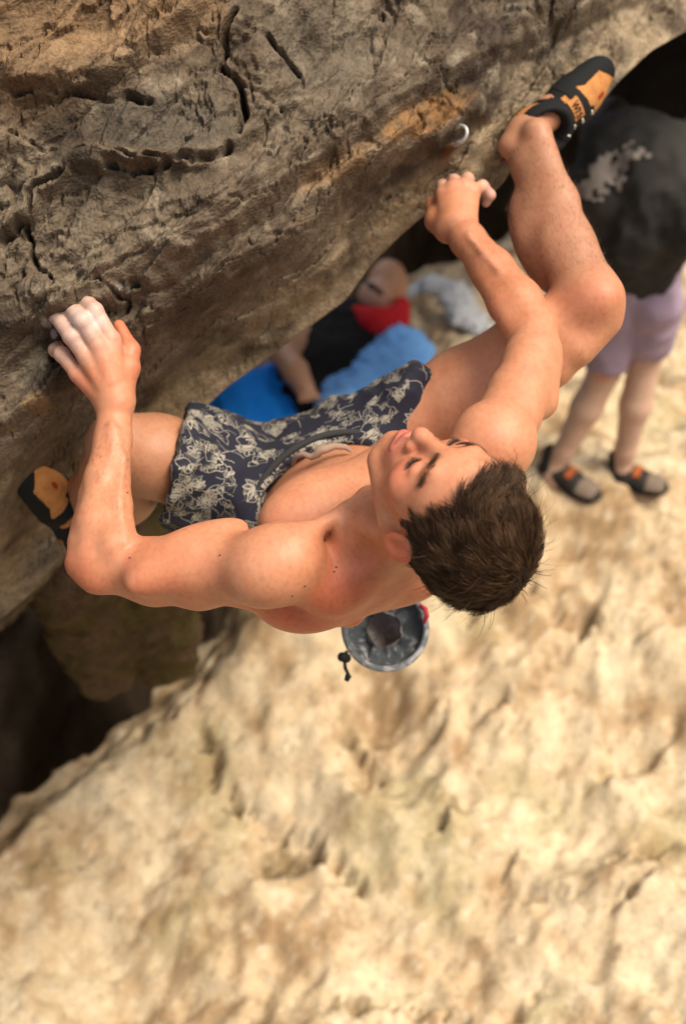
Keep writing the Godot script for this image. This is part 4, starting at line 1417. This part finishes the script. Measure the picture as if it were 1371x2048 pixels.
func build_lying_person():
	var hat := Color(0.58, 0.31, 0.185)
	var s := Sdf.new(); var jk := Sdf.new(); var tr := Sdf.new()
	var hd := P(775, 572, 4.86); var nk := P(750, 632, 4.84)
	var ch := P(712, 690, 4.80); var pv := P(560, 800, 4.58)
	var sl := P(640, 660, 4.72); var sr := P(795, 690, 4.88)
	s.ell(hd, Basis(), Vector3(0.078, 0.105, 0.092), 0.02, hat)
	s.ell(P(748, 594, 4.77), Basis(), Vector3(0.062, 0.068, 0.062), 0.03, Color(0.60, 0.36, 0.26))
	s.ball(P(731, 590, 4.745), 0.016, 0.015, hat)
	s.cap(hd, nk, 0.055, 0.055, 0.03, hat)
	s.chain([nk, ch, pv], [0.08, 0.13, 0.12], 0.04, hat)
	s.chain([sl, P(566, 705, 4.46), P(590, 742, 4.34), P(610, 778, 4.30)], [0.05, 0.050, 0.044, 0.036], 0.02, hat)
	for k in 4: s.cap(P(608, 776, 4.30), P(600 + k * 12, 800 - k * 2, 4.28), 0.020, 0.012, 0.008, hat)
	s.chain([sr, P(770, 770, 4.78), P(690, 800, 4.66)], [0.05, 0.042, 0.03], 0.02, hat)
	s.chain([pv, P(470, 815, 4.42), P(455, 930, 4.30)], [0.09, 0.07, 0.05], 0.03, hat)
	s.chain([pv, P(540, 860, 4.45), P(520, 960, 4.30)], [0.09, 0.07, 0.05], 0.03, hat)
	jk.chain([P(735, 672, 4.80), ch, P(655, 770, 4.64), P(600, 810, 4.56)], [0.075, 0.17, 0.18, 0.16], 0.05)
	jk.chain([sl, P(580, 698, 4.58)], [0.085, 0.060], 0.05)
	jk.chain([sr, P(772, 768, 4.80), P(715, 795, 4.70)], [0.08, 0.062, 0.05], 0.05)
	tr.chain([P(560, 800, 4.57), P(468, 812, 4.42), P(450, 930, 4.28)], [0.125, 0.105, 0.085], 0.05)
	tr.chain([P(575, 815, 4.57), P(545, 860, 4.45), P(520, 960, 4.30)], [0.125, 0.10, 0.08], 0.05)
	var red := Sdf.new()
	red.chain([P(718, 628, 4.68), P(750, 645, 4.64), P(792, 636, 4.70), P(802, 612, 4.78)], [0.032, 0.045, 0.042, 0.03], 0.03)
	var a := s.whole(0.011, true); var b := jk.whole(0.012); var c := tr.whole(0.012); var d := red.whole(0.008)
	run_jobs(a + b + c + d)
	var o := pv
	var root := thing("person", o, "person in a black jacket, red scarf and bright blue trousers reclining on the rocks", "person")
	put("body", gather(a).mesh(o), skin_material(), root)
	var cloth := func(j: Array, called: String, m: Material, amp: float):
		var g := gather(j)
		var n := noise(called.length() + 120, 4.5, 2, FastNoiseLite.TYPE_SIMPLEX_SMOOTH, FastNoiseLite.FRACTAL_RIDGED)
		for k in g.v.size(): g.v[k] += g.n[k] * n.get_noise_3dv(g.v[k]) * amp
		g.normals(); g.c = PackedColorArray()
		return put(called, g.mesh(o), m, root)
	var jo: MeshInstance3D = cloth.call(b, "jacket", plain("black jacket cloth", Color(0.008, 0.0065, 0.0065), 0.8), 0.012)
	cloth.call(c, "trousers", plain("blue trouser cloth", Color(0.008, 0.20, 0.70), 0.8), 0.02)
	cloth.call(d, "scarf", plain("red scarf cloth", Color(0.52, 0.016, 0.022), 0.8), 0.008)
	var st := Geo.new()
	st.tube([P(745, 668, 4.655), P(725, 690, 4.63), P(690, 700, 4.62), P(660, 700, 4.62)], [0.010, 0.016, 0.014, 0.008], Color.WHITE, 8); st.c = PackedColorArray()
	put("red_stripe", st.mesh(o), plain("dark red trim", Color(0.14, 0.012, 0.02), 0.8), jo)
	# dark glasses
	var gs := Geo.new()
	gs.tube([P(770, 600, 4.74), P(758, 586, 4.72), P(742, 574, 4.72), P(731, 566, 4.75)], [0.010, 0.016, 0.016, 0.008], Color.WHITE, 8); gs.c = PackedColorArray()
	put("glasses", gs.mesh(o), plain("dark glasses", Color(0.01, 0.008, 0.008), 0.3), root)

func build_standing_person():
	var c := Color(0.56, 0.36, 0.27)
	var dark := Color(0.02, 0.013, 0.010)
	var s := Sdf.new(); var sh := Sdf.new(); var pt := Sdf.new()
	var h1 := P(1245, 585, 3.74); var h2 := P(1305, 580, 3.68)
	var k1 := P(1206, 745, 3.93); var k2 := P(1290, 712, 3.90)
	var a1 := P(1103, 945, 4.20); var a2 := P(1243, 942, 4.18)
	s.chain([h1, k1], [0.062, 0.050], 0.03, c); s.chain([h2, k2], [0.062, 0.050], 0.03, c)
	s.chain([k1, P(1172, 815, 4.02), P(1128, 900, 4.14), a1], [0.048, 0.050, 0.034, 0.030], 0.02, c)
	s.chain([k2, P(1270, 810, 4.0), P(1250, 900, 4.12), a2], [0.048, 0.050, 0.034, 0.030], 0.02, c)
	s.ball(P(1205, 735, 3.88), 0.032, 0.02, SKIN_RED); s.ball(P(1280, 702, 3.85), 0.032, 0.02, SKIN_RED)
	s.chain([a1, P(1130, 985, 4.22), P(1172, 998, 4.20)], [0.036, 0.034, 0.026], 0.02, c)
	s.chain([a2, P(1270, 972, 4.20), P(1312, 982, 4.18)], [0.036, 0.034, 0.026], 0.02, c)
	var ch := P(1285, 345, 3.56)
	s.chain([P(1272, 540, 3.71), ch], [0.085, 0.09], 0.04, c)
	var head := P(1215, 268, 3.78)
	s.cap(ch, head, 0.06, 0.055, 0.03, c)
	s.ell(head, Basis(), Vector3(0.085, 0.11, 0.095), 0.02, dark)
	s.chain([P(1325, 345, 3.48), P(1400, 435, 3.46), P(1450, 520, 3.40)], [0.055, 0.05, 0.04], 0.03, c)
	sh.chain([P(1266, 520, 3.69), P(1275, 430, 3.60), ch, P(1278, 322, 3.56)], [0.125, 0.15, 0.155, 0.12], 0.05)
	sh.chain([P(1240, 315, 3.52), P(1192, 395, 3.52), P(1218, 470, 3.60)], [0.10, 0.075, 0.05], 0.03)
	sh.chain([P(1305, 345, 3.50), P(1395, 435, 3.46)], [0.11, 0.085], 0.05)
	pt.chain([P(1266, 535, 3.70), h1.lerp(k1, 0.15), h1.lerp(k1, 0.80)], [0.122, 0.085, 0.068], 0.025)
	pt.chain([P(1282, 535, 3.70), h2.lerp(k2, 0.15), h2.lerp(k2, 0.74)], [0.122, 0.085, 0.070], 0.012)
	pt.keep_below(h1.lerp(k1, 0.92), Vector3(0, -1, 0.1), 0.01)
	var a := s.whole(0.011, true); var b := sh.whole(0.013); var d := pt.whole(0.011)
	run_jobs(a + b + d)
	var o := (a1 + a2) * 0.5
	var root := thing("person", o, "person in a charcoal shirt and lilac shorts standing on the pale rock", "person")
	put("body", gather(a).mesh(o), skin_material(), root)
	var cloth := func(j: Array, called: String, m: Material, amp: float):
		var g := gather(j)
		var n := noise(called.length() + 140, 3.6, 3, FastNoiseLite.TYPE_SIMPLEX_SMOOTH, FastNoiseLite.FRACTAL_RIDGED)
		for k in g.v.size(): g.v[k] += g.n[k] * n.get_noise_3dv(g.v[k]) * amp
		g.normals(); g.c = PackedColorArray()
		var made := put(called, g.mesh(o), m, root)
		if called == "shirt":                            # a faded pale print across the back
			var np := noise(149, 17.0, 3)
			var pr := part_sheet(g, Transform3D(), func(p: Vector3) -> bool:
				var q := pix(p)
				var on := Geometry2D.get_closest_point_to_segment(Vector2(q.x, q.y), Vector2(1172, 384), Vector2(1262, 308)).distance_to(Vector2(q.x, q.y))
				return q.z < 3.6 and on < 24.0 + 30.0 * np.get_noise_3dv(p) and np.get_noise_3dv(p * 1.3 + Vector3(4, 0, 0)) > -0.22, 0.004)
			put("faded_print", pr.mesh(o), plain("faded print", Color(0.26, 0.225, 0.205), 0.9), made).set_meta("kind", "stuff")
	cloth.call(b, "shirt", plain("charcoal shirt cloth", Color(0.036, 0.034, 0.032), 0.9), 0.034)
	cloth.call(d, "shorts", plain("lilac cotton", Color(0.33, 0.25, 0.335), 0.9), 0.015)
	shoe_far(root, o, P(1076, 948, 4.26), P(1196, 1006, 4.14), a1)
	shoe_far(root, o, P(1212, 964, 4.24), P(1334, 990, 4.14), a2)

func shoe_far(root: Node3D, o: Vector3, heel: Vector3, toe: Vector3, ankle: Vector3):
	var X := (toe - heel).normalized()
	var Y := Vector3.UP; Y = (Y - X * Y.dot(X)).normalized()
	var Z := X.cross(Y)
	var b := Basis(X, Y, Z); var T := Transform3D(b, heel)
	var L := heel.distance_to(toe)
	var s := Sdf.new()
	s.ell(T * Vector3(0.05, 0.035, 0), b, Vector3(0.05, 0.045, 0.036), 0.02)
	s.cap(T * Vector3(0.06, 0.045, 0), T * Vector3(L * 0.55, 0.035, 0), 0.042, 0.038, 0.02)
	s.ell(T * Vector3(L * 0.7, 0.024, 0), b, Vector3(L * 0.3, 0.034, 0.046), 0.02)
	s.cap(T * Vector3(0.05, 0.05, 0), T * Vector3(0.035, 0.105, 0), 0.042, 0.03, 0.02)
	s.keep_below(heel, -Y, 0.008)
	var j := s.whole(0.006)
	run_jobs(j)
	var g := gather(j)
	g.c = PackedColorArray()
	var w := put("shoe", g.mesh(o), plain("dark shoe cloth", Color(0.03, 0.027, 0.025), 0.8), root)
	var p1 := part_sheet(g, T, func(p: Vector3) -> bool: return p.x > L * 0.47 and p.x < L * 0.57 and p.y > 0.03 and absf(p.z) < 0.03, 0.004)
	put("strap", p1.mesh(o), plain("orange strap", Color(0.32, 0.085, 0.025), 0.8), w)
	var p2 := part_sheet(g, T, func(p: Vector3) -> bool: return p.x > L * 0.70 and p.x < L * 0.95 and p.y > 0.028, 0.003)
	put("toe_patch", p2.mesh(o), plain("pale suede", Color(0.17, 0.13, 0.10), 0.85), w)
	var p3 := part_sheet(g, T, func(p: Vector3) -> bool: return p.y < 0.022, 0.003)
	put("sole", p3.mesh(o), plain("black rubber", Color(0.0075, 0.0085, 0.009), 0.8), w)

func build_moss_rock():
	var c := P(215, 1225, 2.95)
	var s := Sdf.new()
	s.cap(P(140, 1110, 2.75), P(205, 1330, 3.25), 0.11, 0.07, 0.06)
	s.cap(P(280, 1120, 2.95), P(325, 1300, 3.35), 0.13, 0.08, 0.06)
	s.ball(P(370, 1040, 3.05), 0.12, 0.06)
	var j := s.whole(0.012)
	run_jobs(j)
	var g := gather(j)
	var n := noise(151, 5.0, 4, FastNoiseLite.TYPE_SIMPLEX_SMOOTH, FastNoiseLite.FRACTAL_RIDGED)
	var n2 := noise(152, 11.0, 3)
	for k in g.v.size(): g.v[k] += g.n[k] * (n.get_noise_3dv(g.v[k]) * 0.03 + n2.get_noise_3dv(g.v[k]) * 0.012)
	g.normals()
	for k in g.v.size():
		var t := clampf(0.5 + 1.3 * n2.get_noise_3dv(g.v[k] * 0.6), 0, 1)
		g.c[k] = Color(0.10, 0.062, 0.033).lerp(Color(0.075, 0.057, 0.017), t)
	var o := put("boulder", g.mesh(c), rock_material("mossy rock", 2.2, 0.6, 161, 0.5), self, c)
	tag(o, "olive mossy rock lump below the elbow at the edge of the dark gap", "rock")

# ---------------------------------------------------------------- run
func _ready():
	t0 = Time.get_ticks_msec()
	rng.seed = 11
	var cam := Camera3D.new()
	cam.name = "camera"
	add_child(cam)
	cam.position = EYE
	cam.rotation_degrees.x = -PITCH
	cam.fov = rad_to_deg(2.0 * atan(1024.0 / F))
	cam.near = 0.05; cam.far = 200.0
	var at := CameraAttributesPhysical.new()
	at.frustum_focal_length = 44.0
	at.exposure_aperture = 2.6
	at.frustum_focus_distance = 1.74
	cam.attributes = at
	cam.fov = rad_to_deg(2.0 * atan(1024.0 / F))
	var env := Environment.new()
	env.background_mode = Environment.BG_SKY
	var sky := Sky.new()
	var sm := ProceduralSkyMaterial.new()
	sm.sky_top_color = Color(0.93, 0.95, 1.0)
	sm.sky_horizon_color = Color(0.70, 0.69, 0.67)
	sm.ground_bottom_color = Color(0.42, 0.36, 0.28)
	sm.ground_horizon_color = Color(0.62, 0.56, 0.47)
	sm.sky_energy_multiplier = 0.8
	sky.sky_material = sm
	env.sky = sky
	env.tonemap_mode = Environment.TONE_MAPPER_LINEAR
	env.tonemap_exposure = 1.5
	env.sdfgi_enabled = true; env.ssao_enabled = true; env.ssil_enabled = true
	var we := WorldEnvironment.new()
	we.name = "world_environment"
	we.environment = env
	add_child(we)
	var sun := DirectionalLight3D.new()
	sun.name = "sun"
	sun.light_energy = 1.2
	sun.light_angular_distance = 30.0
	sun.light_color = Color(1.0, 0.95, 0.87)
	sun.shadow_enabled = true
	add_child(sun)
	sun.look_at_from_position(Vector3(0.50, 0.92, 0.30), Vector3.ZERO)
	build_wall(); stage("wall")
	build_ground(); stage("ground")
	build_cave(); stage("cave")
	build_climber()
	build_chalk_bag(); build_bolt(); stage("gear")
	build_standing_person(); stage("standing person")
	build_lying_person(); stage("lying person")
	folded("jacket", [P(806, 668, 4.72), P(796, 715, 4.58), P(768, 772, 4.44), P(730, 822, 4.30), P(664, 878, 4.15)], [0.06, 0.12, 0.15, 0.17, 0.15, 0.07], Color(0.20, 0.46, 0.90), "light blue jacket spread over the rock beside the reclining person", "jacket", 0.035, 171)
	folded("plastic_bag", [P(812, 592, 5.2), P(850, 570, 5.22), P(905, 588, 5.12), P(930, 632, 4.98), P(968, 668, 4.86)], [0.03, 0.05, 0.055, 0.06, 0.06, 0.03], Color(0.52, 0.53, 0.55), "crumpled translucent white plastic bag arched over a rock", "plastic bag", 0.03, 181)
	build_moss_rock(); stage("small things")
